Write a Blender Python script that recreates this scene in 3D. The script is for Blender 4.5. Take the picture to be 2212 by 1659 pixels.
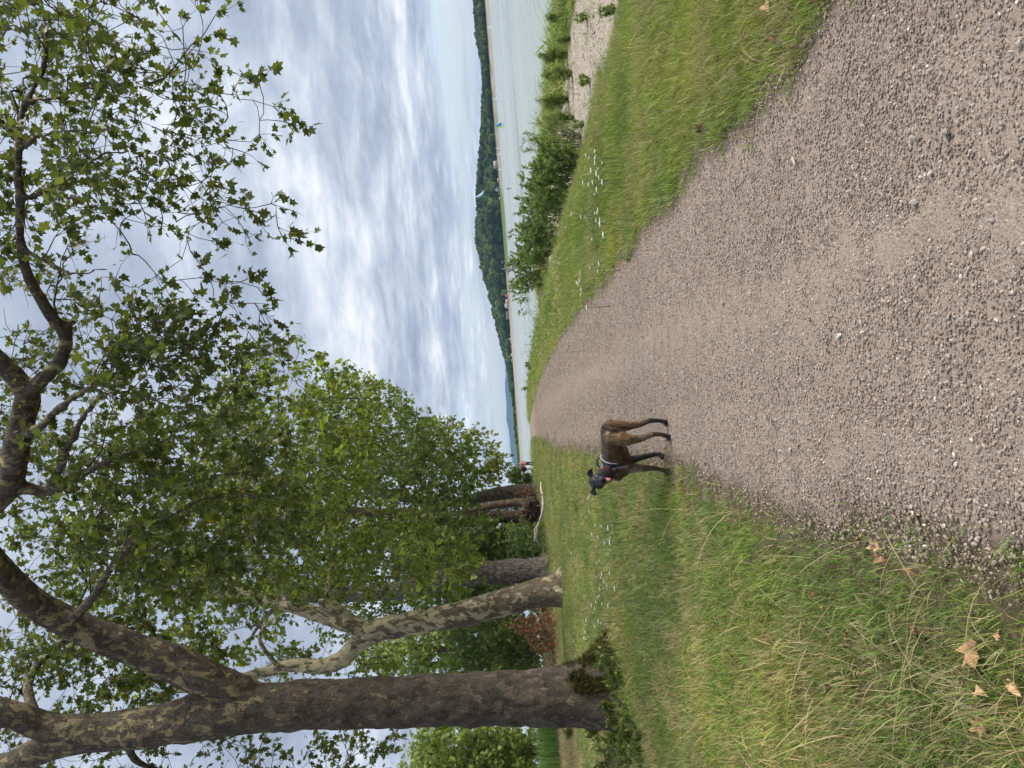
import bpy, bmesh, math, random
import numpy as np
from mathutils import Vector, Matrix, noise as mnoise
from mathutils.bvhtree import BVHTree

for o in list(bpy.data.objects):
    bpy.data.objects.remove(o)
rng = np.random.RandomState(7)
random.seed(7)
scene = bpy.context.scene
col = scene.collection

# ---------------------------------------------------------------- camera
# The photograph was taken upright and is stored lying on its side: the camera is turned
# a quarter turn, plus the 4.4 degrees by which the horizon is off level.
H = 1.5
TH = math.radians(4.4)
PH = math.radians(0.13)
FPX = 1600.0
Fv = np.array([0, math.cos(PH), math.sin(PH)])
U0 = np.array([0, -math.sin(PH), math.cos(PH)])
R0 = np.array([1.0, 0, 0])
Rv = math.cos(TH) * R0 - math.sin(TH) * U0
Uv = math.sin(TH) * R0 + math.cos(TH) * U0
Cv = np.array([0, 0, H])


def ray(x, y):
    return Fv + (829.5 - y) / FPX * Rv - (x - 1106) / FPX * Uv


def at(x, y, dist):
    d = ray(x, y)
    return Cv + d * (dist / d[1])


def gnd(x, y, z=0.0):
    d = ray(x, y)
    return Cv + d * ((z - H) / d[2])


cam_data = bpy.data.cameras.new("camera")
cam_data.sensor_fit = 'HORIZONTAL'
cam_data.sensor_width = 36.0
cam_data.lens = 36.0 * FPX / 2212.0
cam_data.clip_start = 0.05
cam_data.clip_end = 60000
cam = bpy.data.objects.new("camera", cam_data)
col.objects.link(cam)
M = Matrix.Identity(4)
for r_ in range(3):
    M[r_][0] = -Uv[r_]
    M[r_][1] = Rv[r_]
    M[r_][2] = -Fv[r_]
    M[r_][3] = Cv[r_]
cam.matrix_world = M
scene.camera = cam

# ---------------------------------------------------------------- sky and sun
SUN_EL = math.radians(39)
SUN_AZ = math.radians(96)      # clockwise from +Y (ahead), towards the lake
world = bpy.data.worlds.new("World")
scene.world = world
world.use_nodes = True
nt = world.node_tree
nt.nodes.clear()


def N(tree, kind, **kw):
    n = tree.nodes.new(kind)
    for k, v in kw.items():
        if k == 'inp':
            for kk, vv in v.items():
                n.inputs[kk].default_value = vv
        else:
            setattr(n, k, v)
    return n


def L(tree, a, b):
    tree.links.new(a, b)


def math_node(tree, op, a, b=None, c=None, clamp=False):
    n = tree.nodes.new('ShaderNodeMath')
    n.operation = op
    n.use_clamp = clamp
    for i, v in enumerate((a, b, c)):
        if v is None:
            continue
        if isinstance(v, (int, float)):
            n.inputs[i].default_value = v
        else:
            tree.links.new(v, n.inputs[i])
    return n.outputs[0]


def ramp(tree, fac, stops, interp='LINEAR'):
    n = tree.nodes.new('ShaderNodeValToRGB')
    n.color_ramp.interpolation = interp
    e = n.color_ramp.elements
    while len(e) < len(stops):
        e.new(0.5)
    for i, (p, c) in enumerate(stops):
        e[i].position = p
        e[i].color = (c[0], c[1], c[2], 1) if len(c) == 3 else c
    if fac is not None:
        tree.links.new(fac, n.inputs[0])
    return n.outputs[0]


def mixc(tree, fac, a, b, mode='MIX'):
    n = tree.nodes.new('ShaderNodeMix')
    n.data_type = 'RGBA'
    n.blend_type = mode
    for sock, v in ((n.inputs[0], fac), (n.inputs[6], a), (n.inputs[7], b)):
        if isinstance(v, (int, float)):
            sock.default_value = v
        elif isinstance(v, (tuple, list)):
            sock.default_value = (v[0], v[1], v[2], 1)
        else:
            tree.links.new(v, sock)
    return n.outputs[2]


def build_sky():
    t = nt
    out = N(t, 'ShaderNodeOutputWorld')
    bg = N(t, 'ShaderNodeBackground')
    bg.inputs['Strength'].default_value = 1.0
    L(t, bg.outputs[0], out.inputs[0])
    sky = N(t, 'ShaderNodeTexSky')
    sky.sky_type = 'NISHITA'
    sky.sun_disc = False
    sky.sun_elevation = SUN_EL
    sky.sun_rotation = SUN_AZ
    sky.air_density = 1.0
    sky.dust_density = 0.6
    sky.ozone_density = 1.5
    skyc = mixc(t, 1.0, sky.outputs[0], (0.092, 0.10, 0.118), 'MULTIPLY')
    tc = N(t, 'ShaderNodeTexCoord')
    sep = N(t, 'ShaderNodeSeparateXYZ')
    L(t, tc.outputs['Generated'], sep.inputs[0])
    z = math_node(t, 'MAXIMUM', sep.outputs[2], 0.0)
    zz = math_node(t, 'ADD', z, 0.11)
    px = math_node(t, 'DIVIDE', sep.outputs[0], zz)
    py = math_node(t, 'DIVIDE', sep.outputs[1], zz)
    comb = N(t, 'ShaderNodeCombineXYZ')
    L(t, px, comb.inputs[0])
    L(t, py, comb.inputs[1])

    def nz(scale, detail, rough, off, dist=0.0, stretch=(1, 1, 1)):
        mp = N(t, 'ShaderNodeMapping')
        mp.inputs['Location'].default_value = off
        mp.inputs['Scale'].default_value = stretch
        L(t, comb.outputs[0], mp.inputs[0])
        n = N(t, 'ShaderNodeTexNoise')
        n.inputs['Scale'].default_value = scale
        n.inputs['Detail'].default_value = detail
        n.inputs['Roughness'].default_value = rough
        n.inputs['Distortion'].default_value = dist
        L(t, mp.outputs[0], n.inputs['Vector'])
        return n.outputs[0]

    big = nz(0.95, 5, 0.58, (3.1, 1.7, 0), 0.3)
    fine = nz(3.4, 6, 0.62, (8.2, -2.3, 0), 0.25)
    brk = nz(0.6, 4, 0.55, (-4.3, 6.1, 0), 0.5, (0.7, 1.0, 1))
    mixv = math_node(t, 'ADD', math_node(t, 'MULTIPLY', big, 0.62), math_node(t, 'MULTIPLY', fine, 0.38))
    cloud = ramp(t, mixv, [(0.36, (0.225, 0.265, 0.35)), (0.46, (0.315, 0.365, 0.455)), (0.54, (0.43, 0.48, 0.56)), (0.65, (0.68, 0.70, 0.73))])
    # the layer breaks up towards the horizon
    lowz = math_node(t, 'SUBTRACT', 0.385, math_node(t, 'MULTIPLY', z, 1.3))
    cov = math_node(t, 'SUBTRACT', math_node(t, 'ADD', math_node(t, 'MULTIPLY', brk, 0.6), math_node(t, 'MULTIPLY', fine, 0.4)), lowz)
    covf = ramp(t, cov, [(0.10, (0, 0, 0)), (0.24, (1, 1, 1))], 'EASE')
    # thin milky veil low over the horizon
    veil = ramp(t, z, [(0.0, (0.75, 0.75, 0.75)), (0.07, (0.40, 0.40, 0.40)), (0.35, (0.15, 0.15, 0.15))])
    clear = mixc(t, veil, skyc, (0.445, 0.485, 0.56))
    final = mixc(t, covf, clear, cloud)
    L(t, final, bg.inputs[0])


build_sky()
sun_d = bpy.data.lights.new("sun", 'SUN')
sun_d.energy = 3.7
sun_d.angle = math.radians(32)
sun_d.color = (1.0, 0.95, 0.88)
sun = bpy.data.objects.new("sun", sun_d)
col.objects.link(sun)
sd = Vector((math.sin(SUN_AZ) * math.cos(SUN_EL), math.cos(SUN_AZ) * math.cos(SUN_EL), math.sin(SUN_EL)))
sun.rotation_euler = (-sd).to_track_quat('-Z', 'Y').to_euler()
sun.location = sd * 60

scene.render.engine = 'CYCLES'
vs = scene.view_settings
vs.view_transform = 'Standard'
vs.look = 'None'
vs.exposure = 0.62
vs.gamma = 1.0
vs.use_curve_mapping = False
scene.cycles.max_bounces = 4
scene.cycles.diffuse_bounces = 2
scene.cycles.transmission_bounces = 2
scene.cycles.glossy_bounces = 2
scene.cycles.transparent_max_bounces = 6
scene.cycles.use_denoising = True
scene.cycles.use_adaptive_sampling = True
scene.cycles.adaptive_threshold = 0.03

# ---------------------------------------------------------------- helpers


def smooth(a, b, x):
    t = np.clip((x - a) / (b - a), 0, 1)
    return t * t * (3 - 2 * t)


def mesh_np(name, verts, tris=None, quads=None, attrs=None, smooth_shade=False):
    """mesh from arrays; attrs: {name: per-vertex floats or rgb}"""
    me = bpy.data.meshes.new(name)
    verts = np.asarray(verts, dtype=np.float32)
    nt_ = 0 if tris is None else len(tris)
    nq_ = 0 if quads is None else len(quads)
    me.vertices.add(len(verts))
    me.vertices.foreach_set('co', verts.ravel())
    loops = []
    if nt_:
        loops.append(np.asarray(tris, dtype=np.int32).ravel())
    if nq_:
        loops.append(np.asarray(quads, dtype=np.int32).ravel())
    loops = np.concatenate(loops)
    me.loops.add(len(loops))
    me.loops.foreach_set('vertex_index', loops)
    starts = np.concatenate([np.arange(nt_) * 3, nt_ * 3 + np.arange(nq_) * 4]).astype(np.int32)
    me.polygons.add(nt_ + nq_)
    me.polygons.foreach_set('loop_start', starts)
    if smooth_shade:
        me.polygons.foreach_set('use_smooth', np.ones(nt_ + nq_, dtype=bool))
    for k, v in (attrs or {}).items():
        v = np.asarray(v, dtype=np.float32)
        if v.ndim == 1:
            a = me.attributes.new(k, 'FLOAT', 'POINT')
            a.data.foreach_set('value', v)
        else:
            a = me.attributes.new(k, 'FLOAT_COLOR', 'POINT')
            a.data.foreach_set('color', np.concatenate([v, np.ones((len(v), 1), np.float32)], 1).ravel())
    me.update(calc_edges=True)
    return me


def link(name, me, mat=None, parent=None, loc=None):
    o = bpy.data.objects.new(name, me)
    col.objects.link(o)
    if mat is not None and me is not None and not me.materials:
        me.materials.append(mat)
    if loc is not None:
        o.location = loc
    if parent is not None:
        o.parent = parent
    return o


def tag(o, label=None, cat=None, group=None, kind=None):
    if label:
        o['label'] = label
    if cat:
        o['category'] = cat
    if group:
        o['group'] = group
    if kind:
        o['kind'] = kind
    return o


def empty(name, loc=(0, 0, 0)):
    o = bpy.data.objects.new(name, None)
    o.location = loc
    o.empty_display_size = 0.3
    col.objects.link(o)
    return o


def new_mat(name):
    m = bpy.data.materials.new(name)
    m.use_nodes = True
    t = m.node_tree
    t.nodes.clear()
    out = N(t, 'ShaderNodeOutputMaterial')
    return m, t, out


def simple_mat(name, rgb, rough=0.7, var=0.15, scale=8.0, bump=0.0, spec=0.3):
    m, t, out = new_mat(name)
    b = N(t, 'ShaderNodeBsdfPrincipled')
    b.inputs['Roughness'].default_value = rough
    b.inputs['Specular IOR Level'].default_value = spec
    tc = N(t, 'ShaderNodeTexCoord')
    n = N(t, 'ShaderNodeTexNoise', inp={'Scale': scale, 'Detail': 5.0})
    L(t, tc.outputs['Object'], n.inputs['Vector'])
    lo = [c * (1 - var) for c in rgb]
    hi = [min(1, c * (1 + var)) for c in rgb]
    L(t, ramp(t, n.outputs[0], [(0.3, lo), (0.7, hi)]), b.inputs['Base Color'])
    if bump:
        bp = N(t, 'ShaderNodeBump', inp={'Strength': bump, 'Distance': 0.02})
        L(t, n.outputs[0], bp.inputs['Height'])
        L(t, bp.outputs[0], b.inputs['Normal'])
    L(t, b.outputs[0], out.inputs[0])
    return m


def leaf_mat(name, stops, transl=0.4, rough=0.45, tcol=(0.30, 0.42, 0.05), spec=0.35):
    """two-sided leaf: reflects and lets light through; colour from the per-leaf value 'tint'"""
    m, t, out = new_mat(name)
    at_ = N(t, 'ShaderNodeAttribute', attribute_name='tint')
    c = ramp(t, at_.outputs['Fac'], stops)
    b = N(t, 'ShaderNodeBsdfPrincipled')
    b.inputs['Roughness'].default_value = rough
    b.inputs['Specular IOR Level'].default_value = spec
    L(t, c, b.inputs['Base Color'])
    tr = N(t, 'ShaderNodeBsdfTranslucent')
    L(t, mixc(t, 0.5, c, tcol), tr.inputs[0])
    mx = N(t, 'ShaderNodeMixShader')
    mx.inputs[0].default_value = transl
    L(t, b.outputs[0], mx.inputs[1])
    L(t, tr.outputs[0], mx.inputs[2])
    L(t, mx.outputs[0], out.inputs[0])
    return m


class MB:
    """collects tubes and pieces for one mesh"""

    def __init__(self):
        self.v, self.q, self.t, self.n = [], [], [], 0
        self.a = []

    def add(self, v, tris=None, quads=None, a=0.0):
        v = np.asarray(v, float)
        if tris is not None and len(tris):
            self.t.append(np.asarray(tris) + self.n)
        if quads is not None and len(quads):
            self.q.append(np.asarray(quads) + self.n)
        self.v.append(v)
        self.a.append(np.full(len(v), a))
        self.n += len(v)

    def tube(self, pts, rad, sides=6, cap=True, a=0.0, wob=0.0):
        pts = np.asarray(pts, float)
        rad = np.asarray(rad, float)
        k = len(pts)
        tang = np.gradient(pts, axis=0)
        tang /= np.linalg.norm(tang, axis=1)[:, None] + 1e-9
        ref = np.array([0.31, 0.95, 0.05]) if abs(tang[0][2]) > 0.6 else np.array([0.1, 0.05, 1.0])
        u = np.cross(tang, ref)
        u /= np.linalg.norm(u, axis=1)[:, None] + 1e-9
        w = np.cross(tang, u)
        ang = np.arange(sides) * 2 * math.pi / sides
        ring = np.cos(ang)[None, :, None] * u[:, None, :] + np.sin(ang)[None, :, None] * w[:, None, :]
        rr = rad[:, None, None]
        if wob:
            rr = rr * (1 + wob * rng.uniform(-1, 1, (k, sides, 1)))
        v = (pts[:, None, :] + ring * rr).reshape(-1, 3)
        i = np.arange(k - 1)[:, None] * sides
        j = np.arange(sides)[None, :]
        jn = (j + 1) % sides
        q = np.stack([i + j, i + jn, i + sides + jn, i + sides + j], -1).reshape(-1, 4)
        tr = None
        if cap:
            v = np.concatenate([v, pts[:1], pts[-1:]])
            b0, b1 = k * sides, k * sides + 1
            jj = np.arange(sides)
            jjn = (jj + 1) % sides
            tr = np.concatenate([np.stack([np.full(sides, b0), jjn, jj], -1),
                                 np.stack([np.full(sides, b1), (k - 1) * sides + jj, (k - 1) * sides + jjn], -1)])
        self.add(v, tr, q, a)

    def box(self, c, s, rot=0.0, a=0.0):
        x, y, z = s[0] / 2, s[1] / 2, s[2] / 2
        v = np.array([[-x, -y, -z], [x, -y, -z], [x, y, -z], [-x, y, -z], [-x, -y, z], [x, -y, z], [x, y, z], [-x, y, z]])
        cr, sr = math.cos(rot), math.sin(rot)
        v = v @ np.array([[cr, sr, 0], [-sr, cr, 0], [0, 0, 1]]) + np.asarray(c)
        q = [[0, 3, 2, 1], [4, 5, 6, 7], [0, 1, 5, 4], [1, 2, 6, 5], [2, 3, 7, 6], [3, 0, 4, 7]]
        self.add(v, None, q, a)

    def mesh(self, name, smooth_shade=True, attr=None):
        v = np.concatenate(self.v)
        t = np.concatenate(self.t) if self.t else None
        q = np.concatenate(self.q) if self.q else None
        return mesh_np(name, v, t, q, {attr: np.concatenate(self.a)} if attr else None, smooth_shade)


def catmull(pts, n):
    """resample a polyline (any columns) as a smooth curve with n points"""
    p = np.asarray(pts, float)
    k = len(p)
    pp = np.concatenate([2 * p[:1] - p[1:2], p, 2 * p[-1:] - p[-2:-1]])
    ts = np.linspace(0, k - 1 - 1e-6, n)
    i = ts.astype(int)
    f = (ts - i)[:, None]
    a, b, c, d = pp[i], pp[i + 1], pp[i + 2], pp[i + 3]
    return 0.5 * ((2 * b) + (c - a) * f + (2 * a - 5 * b + 4 * c - d) * f ** 2 + (3 * b - a - 3 * c + d) * f ** 3)


def instancer(name, pts, rots, scls, idx, variants, mat=None):
    """uncountable ground cover: one object that sets small meshes on points"""
    me = bpy.data.meshes.new(name)
    n = len(pts)
    me.vertices.add(n)
    me.vertices.foreach_set('co', np.asarray(pts, np.float32).ravel())
    a = me.attributes.new('rot', 'FLOAT_VECTOR', 'POINT')
    a.data.foreach_set('vector', np.asarray(rots, np.float32).ravel())
    a = me.attributes.new('scl', 'FLOAT_VECTOR', 'POINT')
    a.data.foreach_set('vector', np.asarray(scls, np.float32).ravel())
    a = me.attributes.new('idx', 'INT', 'POINT')
    a.data.foreach_set('value', np.asarray(idx, np.int32))
    c = bpy.data.collections.new(name + "_kinds")
    for i, vm in enumerate(variants):
        vo = bpy.data.objects.new("%s_kind_%02d" % (name, i), vm)
        c.objects.link(vo)
    t = bpy.data.node_groups.new(name, 'GeometryNodeTree')
    t.interface.new_socket('Geometry', in_out='INPUT', socket_type='NodeSocketGeometry')
    t.interface.new_socket('Geometry', in_out='OUTPUT', socket_type='NodeSocketGeometry')
    gi = t.nodes.new('NodeGroupInput')
    go = t.nodes.new('NodeGroupOutput')
    ci = t.nodes.new('GeometryNodeCollectionInfo')
    ci.inputs[0].default_value = c
    ci.inputs['Separate Children'].default_value = True
    ci.inputs['Reset Children'].default_value = True
    iop = t.nodes.new('GeometryNodeInstanceOnPoints')
    iop.inputs['Pick Instance'].default_value = True

    def na(nm, ty):
        x = t.nodes.new('GeometryNodeInputNamedAttribute')
        x.data_type = ty
        x.inputs[0].default_value = nm
        return x.outputs[0]
    t.links.new(gi.outputs[0], iop.inputs['Points'])
    t.links.new(ci.outputs[0], iop.inputs['Instance'])
    t.links.new(na('idx', 'INT'), iop.inputs['Instance Index'])
    t.links.new(na('rot', 'FLOAT_VECTOR'), iop.inputs['Rotation'])
    t.links.new(na('scl', 'FLOAT_VECTOR'), iop.inputs['Scale'])
    t.links.new(iop.outputs[0], go.inputs[0])
    o = bpy.data.objects.new(name, me)
    col.objects.link(o)
    md = o.modifiers.new('scatter', 'NODES')
    md.node_group = t
    return o


def vnoise(p, scale, seed=0.0):
    """cheap smooth noise for arrays of 2-D points, about -1..1"""
    x, y = p[:, 0] * scale + seed * 17.3, p[:, 1] * scale - seed * 9.1
    return (np.sin(x * 1.7 + 1.3 * np.sin(y * 1.1 + seed)) + np.sin(y * 2.1 + 1.7 * np.sin(x * 0.9 - seed)) +
            np.sin((x + y) * 1.3 + 2.1 * np.sin((x - y) * 0.7))) / 3.0


# ---------------------------------------------------------------- terrain
WATER_Z = -2.6


def pathc(y):
    t = np.maximum(0, y - 6)
    return 0.3 - 0.00085 * t * t


def path_half(y):
    return 1.2 + 0.004 * np.clip(y, 0, 90)


def shore_y(x):
    return np.interp(x, [-2000, -400, -90, 65, 230, 330, 600, 1500], [1000, 900, 850, 860, 780, 690, 610, 500])


def land_z(x, y):
    x = np.asarray(x, float)
    y = np.asarray(y, float)
    s = x - pathc(np.minimum(y, 110))
    zr = np.interp(s, [1.3, 3.5, 4.6, 7, 9.5, 12, 16, 22, 25, 45, 200], [0, -.14, -.48, -1.55, -2.02, -2.12, -2.28, -2.5, -2.95, -5, -7])
    zl = np.interp(s, [-60, -40, -12, -6, -3, -1.3], [.9, .5, .25, .1, .02, 0])
    z = np.where(s > 0, zr, zl)
    xb = -24 - 1.6 * np.maximum(0, y - 100)
    e = smooth(88, 104, y) * smooth(xb - 10, xb, x)
    z = z * (1 - e) + (-6.0) * e
    # the far side of the lake
    d = y - shore_y(x)
    zf = np.interp(d, [-60, -15, 0, 22, 30, 60, 220, 1500, 4000], [-7, -4, -2.6, .6, .8, 1.4, 5, 8, 8])
    hill = 24 * np.exp(-((x - 225) / 85.0) ** 2) * smooth(60, 190, d) * (1 - smooth(260, 500, d))
    far = smooth(-60, -50, d)
    return z * (1 - far) + (zf + hill) * far


def path_edges(y):
    """ragged left and right edges of the gravel, as x"""
    p = np.stack([np.zeros_like(y), y], 1)
    c = pathc(y)
    h = path_half(y)
    l = c - h + np.interp(y, [2.0, 3.0, 4.5, 7.5], [.30, .16, .04, 0]) - np.interp(y, [8, 14, 30, 60, 88], [0, .38, 1.2, .85, .2]) + 0.07 * vnoise(p, 1.6, 5) + 0.06 * vnoise(p, 5.0, 6) - 0.02
    r = c + h - np.interp(y, [20, 48, 79], [0, .5, 1.0]) + 0.12 * vnoise(p, 1.3, 7) + 0.06 * vnoise(p, 4.3, 8) + 0.02
    return l, r


def path_inside(p):
    """signed distance-like: >0 inside the gravel"""
    l, r = path_edges(p[:, 1])
    return np.minimum(p[:, 0] - l, r - p[:, 0])


def build_ground():
    def axis(segs):
        out = []
        for a, b, st in segs:
            out.append(np.arange(a, b, st))
        return np.unique(np.concatenate(out + [np.array([segs[-1][1]])]))
    xs = axis([(-7000, -1000, 400), (-1000, -200, 40), (-200, -40, 6), (-40, -8, .8), (-8, 14, .22), (14, 40, .8), (40, 200, 8), (200, 1000, 20), (1000, 7000, 400)])
    ys = axis([(-30, 0, 3), (0, 24, .25), (24, 60, .6), (60, 110, 1.2), (110, 540, 30), (540, 1100, 10), (1100, 2000, 60), (2000, 9000, 500)])
    X, Y = np.meshgrid(xs, ys)
    p = np.stack([X.ravel(), Y.ravel()], 1)
    Z = land_z(p[:, 0], p[:, 1])
    s = p[:, 0] - pathc(np.minimum(p[:, 1], 110))
    near = (p[:, 1] < 110) & (np.abs(p[:, 0]) < 40)
    lump = 0.025 * vnoise(p, 1.1, 1) + 0.05 * vnoise(p, 0.35, 2)
    Z = Z + np.where(near & (np.abs(s) > 1.6), lump * smooth(1.6, 2.6, np.abs(s)), 0) - np.where(near, 0.012, 0)
    # zone colours: soil and sward, pebble shore, far embankment
    c = np.tile(np.array([0.085, 0.085, 0.035]), (len(p), 1))
    g = vnoise(p, 0.9, 3)[:, None] * 0.5 + 0.5
    c = c * (1 - 0.5 * g) + np.array([0.15, 0.12, 0.07]) * 0.5 * g
    pe = (np.clip(1 + path_inside(p) / .45, 0, 1) * (p[:, 1] < 100) * (np.abs(p[:, 0]) < 12))[:, None]
    c = c * (1 - .8 * pe) + np.array([0.15, 0.12, 0.085]) * .8 * pe
    edge = 9.4 + 0.9 * vnoise(p, 0.45, 4)
    b = (smooth(edge - .5, edge + .3, s) * (1 - smooth(15.8, 16.6, s)) * (p[:, 1] < 60))[:, None]
    c = c * (1 - b) + np.array([0.40, 0.35, 0.29]) * b
    w = (smooth(15.9, 16.6, s) * (p[:, 1] < 200))[:, None]
    c = c * (1 - w) + np.array([0.10, 0.14, 0.04]) * w
    d = p[:, 1] - shore_y(p[:, 0])
    e = (smooth(-30, -20, d) * (1 - smooth(20, 32, d)))[:, None]
    sand = np.array([0.35, 0.32, 0.27])
    grassy = np.array([0.13, 0.19, 0.06])
    gm = (smooth(75, 110, p[:, 0]) * (1 - smooth(250, 290, p[:, 0])) * (0.6 + 0.4 * np.sign(vnoise(p, .02, 9))))[:, None]
    c = c * (1 - e) + (sand * (1 - gm) + grassy * gm) * e
    fr = smooth(28, 40, d)[:, None]
    c = c * (1 - fr) + np.array([0.06, 0.10, 0.03]) * fr
    nx, ny = len(xs), len(ys)
    i = np.arange(ny - 1)[:, None] * nx + np.arange(nx - 1)[None, :]
    q = np.stack([i, i + 1, i + nx + 1, i + nx], -1).reshape(-1, 4)
    me = mesh_np('ground', np.concatenate([p, Z[:, None]], 1), None, q, {'zone': c}, True)
    m, t, out = new_mat('soil and sward')
    a = N(t, 'ShaderNodeAttribute', attribute_name='zone')
    geo = N(t, 'ShaderNodeNewGeometry')
    n1 = N(t, 'ShaderNodeTexNoise', inp={'Scale': 14.0, 'Detail': 8.0, 'Roughness': .7})
    L(t, geo.outputs['Position'], n1.inputs['Vector'])
    v1 = N(t, 'ShaderNodeTexVoronoi', inp={'Scale': 7.0, 'Randomness': 1.0})
    L(t, geo.outputs['Position'], v1.inputs['Vector'])
    k = ramp(t, n1.outputs[0], [(0.3, (.45, .45, .45)), (0.72, (1.45, 1.4, 1.35))])
    bs = N(t, 'ShaderNodeBsdfPrincipled', inp={'Roughness': 0.95, 'Specular IOR Level': 0.1})
    peb = ramp(t, v1.outputs['Color'], [(0.0, (.6, .6, .6)), (1.0, (1.3, 1.3, 1.3))])
    c2 = mixc(t, 1.0, a.outputs['Color'], k, 'MULTIPLY')
    L(t, mixc(t, 0.5, c2, mixc(t, 1.0, c2, peb, 'MULTIPLY')), bs.inputs['Base Color'])
    bp = N(t, 'ShaderNodeBump', inp={'Strength': 0.8, 'Distance': 0.04})
    L(t, n1.outputs[0], bp.inputs['Height'])
    L(t, bp.outputs[0], bs.inputs['Normal'])
    L(t, bs.outputs[0], out.inputs[0])
    tag(link('ground', me, m), kind='structure')


build_ground()


def gz(x, y):
    """height of the finished ground at one place"""
    p = np.array([[x, y]], float)
    s = x - pathc(min(y, 110))
    z = float(land_z(x, y))
    if y < 110 and abs(x) < 40:
        if abs(s) > 1.6:
            z += float((0.025 * vnoise(p, 1.1, 1) + 0.05 * vnoise(p, 0.35, 2))[0]) * float(smooth(1.6, 2.6, abs(s)))
        z -= 0.012
    return z


def gz_np(p):
    s = p[:, 0] - pathc(np.minimum(p[:, 1], 110))
    z = land_z(p[:, 0], p[:, 1])
    lump = (0.025 * vnoise(p, 1.1, 1) + 0.05 * vnoise(p, 0.35, 2)) * smooth(1.6, 2.6, np.abs(s))
    return z + np.where((p[:, 1] < 110) & (np.abs(p[:, 0]) < 40), lump - 0.012, 0)


def gravel_colour(t, vec, scale, ramp_stops):
    v = N(t, 'ShaderNodeTexVoronoi', inp={'Scale': scale, 'Randomness': 1.0})
    L(t, vec, v.inputs['Vector'])
    sp = N(t, 'ShaderNodeSeparateColor')
    L(t, v.outputs['Color'], sp.inputs[0])
    return ramp(t, sp.outputs[0], ramp_stops), v.outputs['Distance']


STONE_STOPS = [(0.0, (0.165, 0.126, 0.098)), (0.3, (0.24, 0.187, 0.149)), (0.62, (0.315, 0.25, 0.203)), (0.88, (0.40, 0.328, 0.27)), (0.98, (0.48, 0.41, 0.35)), (1.0, (0.66, 0.61, 0.54))]


def build_path():
    ys = np.concatenate([np.arange(-3, 12, .06), np.arange(12, 30, .15), np.arange(30, 98, .5)])
    l, r = path_edges(ys)
    k = 34
    f = np.linspace(0, 1, k)
    X = l[:, None] + (r - l)[:, None] * f[None, :]
    Y = np.repeat(ys[:, None], k, 1)
    p = np.stack([X.ravel(), Y.ravel()], 1)
    e = np.minimum(f, 1 - f)
    Z = land_z(p[:, 0], p[:, 1]) + 0.012 * vnoise(p, 1.4, 11) * np.tile(np.minimum(1, e * 6), len(ys)) + np.tile(np.interp(e, [0, .03, .12, .5], [-.02, -.004, .006, .018]), len(ys)) - .002
    Z += 0.003 * vnoise(p, 9.0, 12)
    i = np.arange(len(ys) - 1)[:, None] * k + np.arange(k - 1)[None, :]
    q = np.stack([i, i + 1, i + k + 1, i + k], -1).reshape(-1, 4)
    me = mesh_np('path', np.concatenate([p, Z[:, None]], 1), None, q, {'edge': np.tile(np.minimum(1, e * 9), len(ys))}, True)
    m, t, out = new_mat('fine trodden gravel')
    geo = N(t, 'ShaderNodeNewGeometry')
    pos = geo.outputs['Position']
    c1, d1 = gravel_colour(t, pos, 95.0, STONE_STOPS)
    c2, d2 = gravel_colour(t, pos, 220.0, STONE_STOPS)
    n1 = N(t, 'ShaderNodeTexNoise', inp={'Scale': 1.1, 'Detail': 6.0, 'Roughness': .6})
    L(t, pos, n1.inputs['Vector'])
    n2 = N(t, 'ShaderNodeTexNoise', inp={'Scale': 60.0, 'Detail': 6.0, 'Roughness': .7})
    L(t, pos, n2.inputs['Vector'])
    dirt = ramp(t, n2.outputs[0], [(0.3, (0.185, 0.144, 0.114)), (0.7, (0.325, 0.257, 0.206))])
    st = mixc(t, 0.5, c1, c2)
    amt = ramp(t, n1.outputs[0], [(0.38, (.75, .75, .75)), (0.62, (.25, .25, .25))])
    cc = mixc(t, amt, dirt, st)
    ed = N(t, 'ShaderNodeAttribute', attribute_name='edge')
    n5 = N(t, 'ShaderNodeTexNoise', inp={'Scale': 9.0, 'Detail': 6.0, 'Roughness': .7})
    L(t, pos, n5.inputs['Vector'])
    em = ramp(t, math_node(t, 'SUBTRACT', math_node(t, 'ADD', ed.outputs['Fac'], n5.outputs[0]), .5), [(.15, (1, 1, 1)), (.55, (0, 0, 0))])
    cc = mixc(t, em, cc, mixc(t, n2.outputs[0], (.075, .062, .038), (.17, .135, .09)))
    bs = N(t, 'ShaderNodeBsdfPrincipled', inp={'Roughness': 0.92, 'Specular IOR Level': 0.15})
    L(t, cc, bs.inputs['Base Color'])
    b1 = N(t, 'ShaderNodeBump', inp={'Strength': .45, 'Distance': 0.006})
    b1.invert = True
    L(t, d1, b1.inputs['Height'])
    b2 = N(t, 'ShaderNodeBump', inp={'Strength': 0.8, 'Distance': 0.004})
    L(t, n2.outputs[0], b2.inputs['Height'])
    L(t, b1.outputs[0], b2.inputs['Normal'])
    L(t, b2.outputs[0], bs.inputs['Normal'])
    L(t, bs.outputs[0], out.inputs[0])
    o = link('path', me, m)
    tag(o, 'mauve grey gravel path running from the foreground to the lake', kind='structure')
    return o


path = build_path()


def stone_mesh(name, seed, mat, sub=1):
    bm = bmesh.new()
    bmesh.ops.create_icosphere(bm, subdivisions=sub, radius=1.0)
    r = random.Random(seed)
    ax = (1.0, r.uniform(.6, .95), r.uniform(.4, .7))
    for v in bm.verts:
        k = 1 + r.uniform(-.22, .22)
        v.co = Vector((v.co.x * ax[0] * k, v.co.y * ax[1] * k, v.co.z * ax[2] * k))
    me = bpy.data.meshes.new(name)
    bm.to_mesh(me)
    bm.free()
    me.materials.append(mat)
    return me


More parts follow.
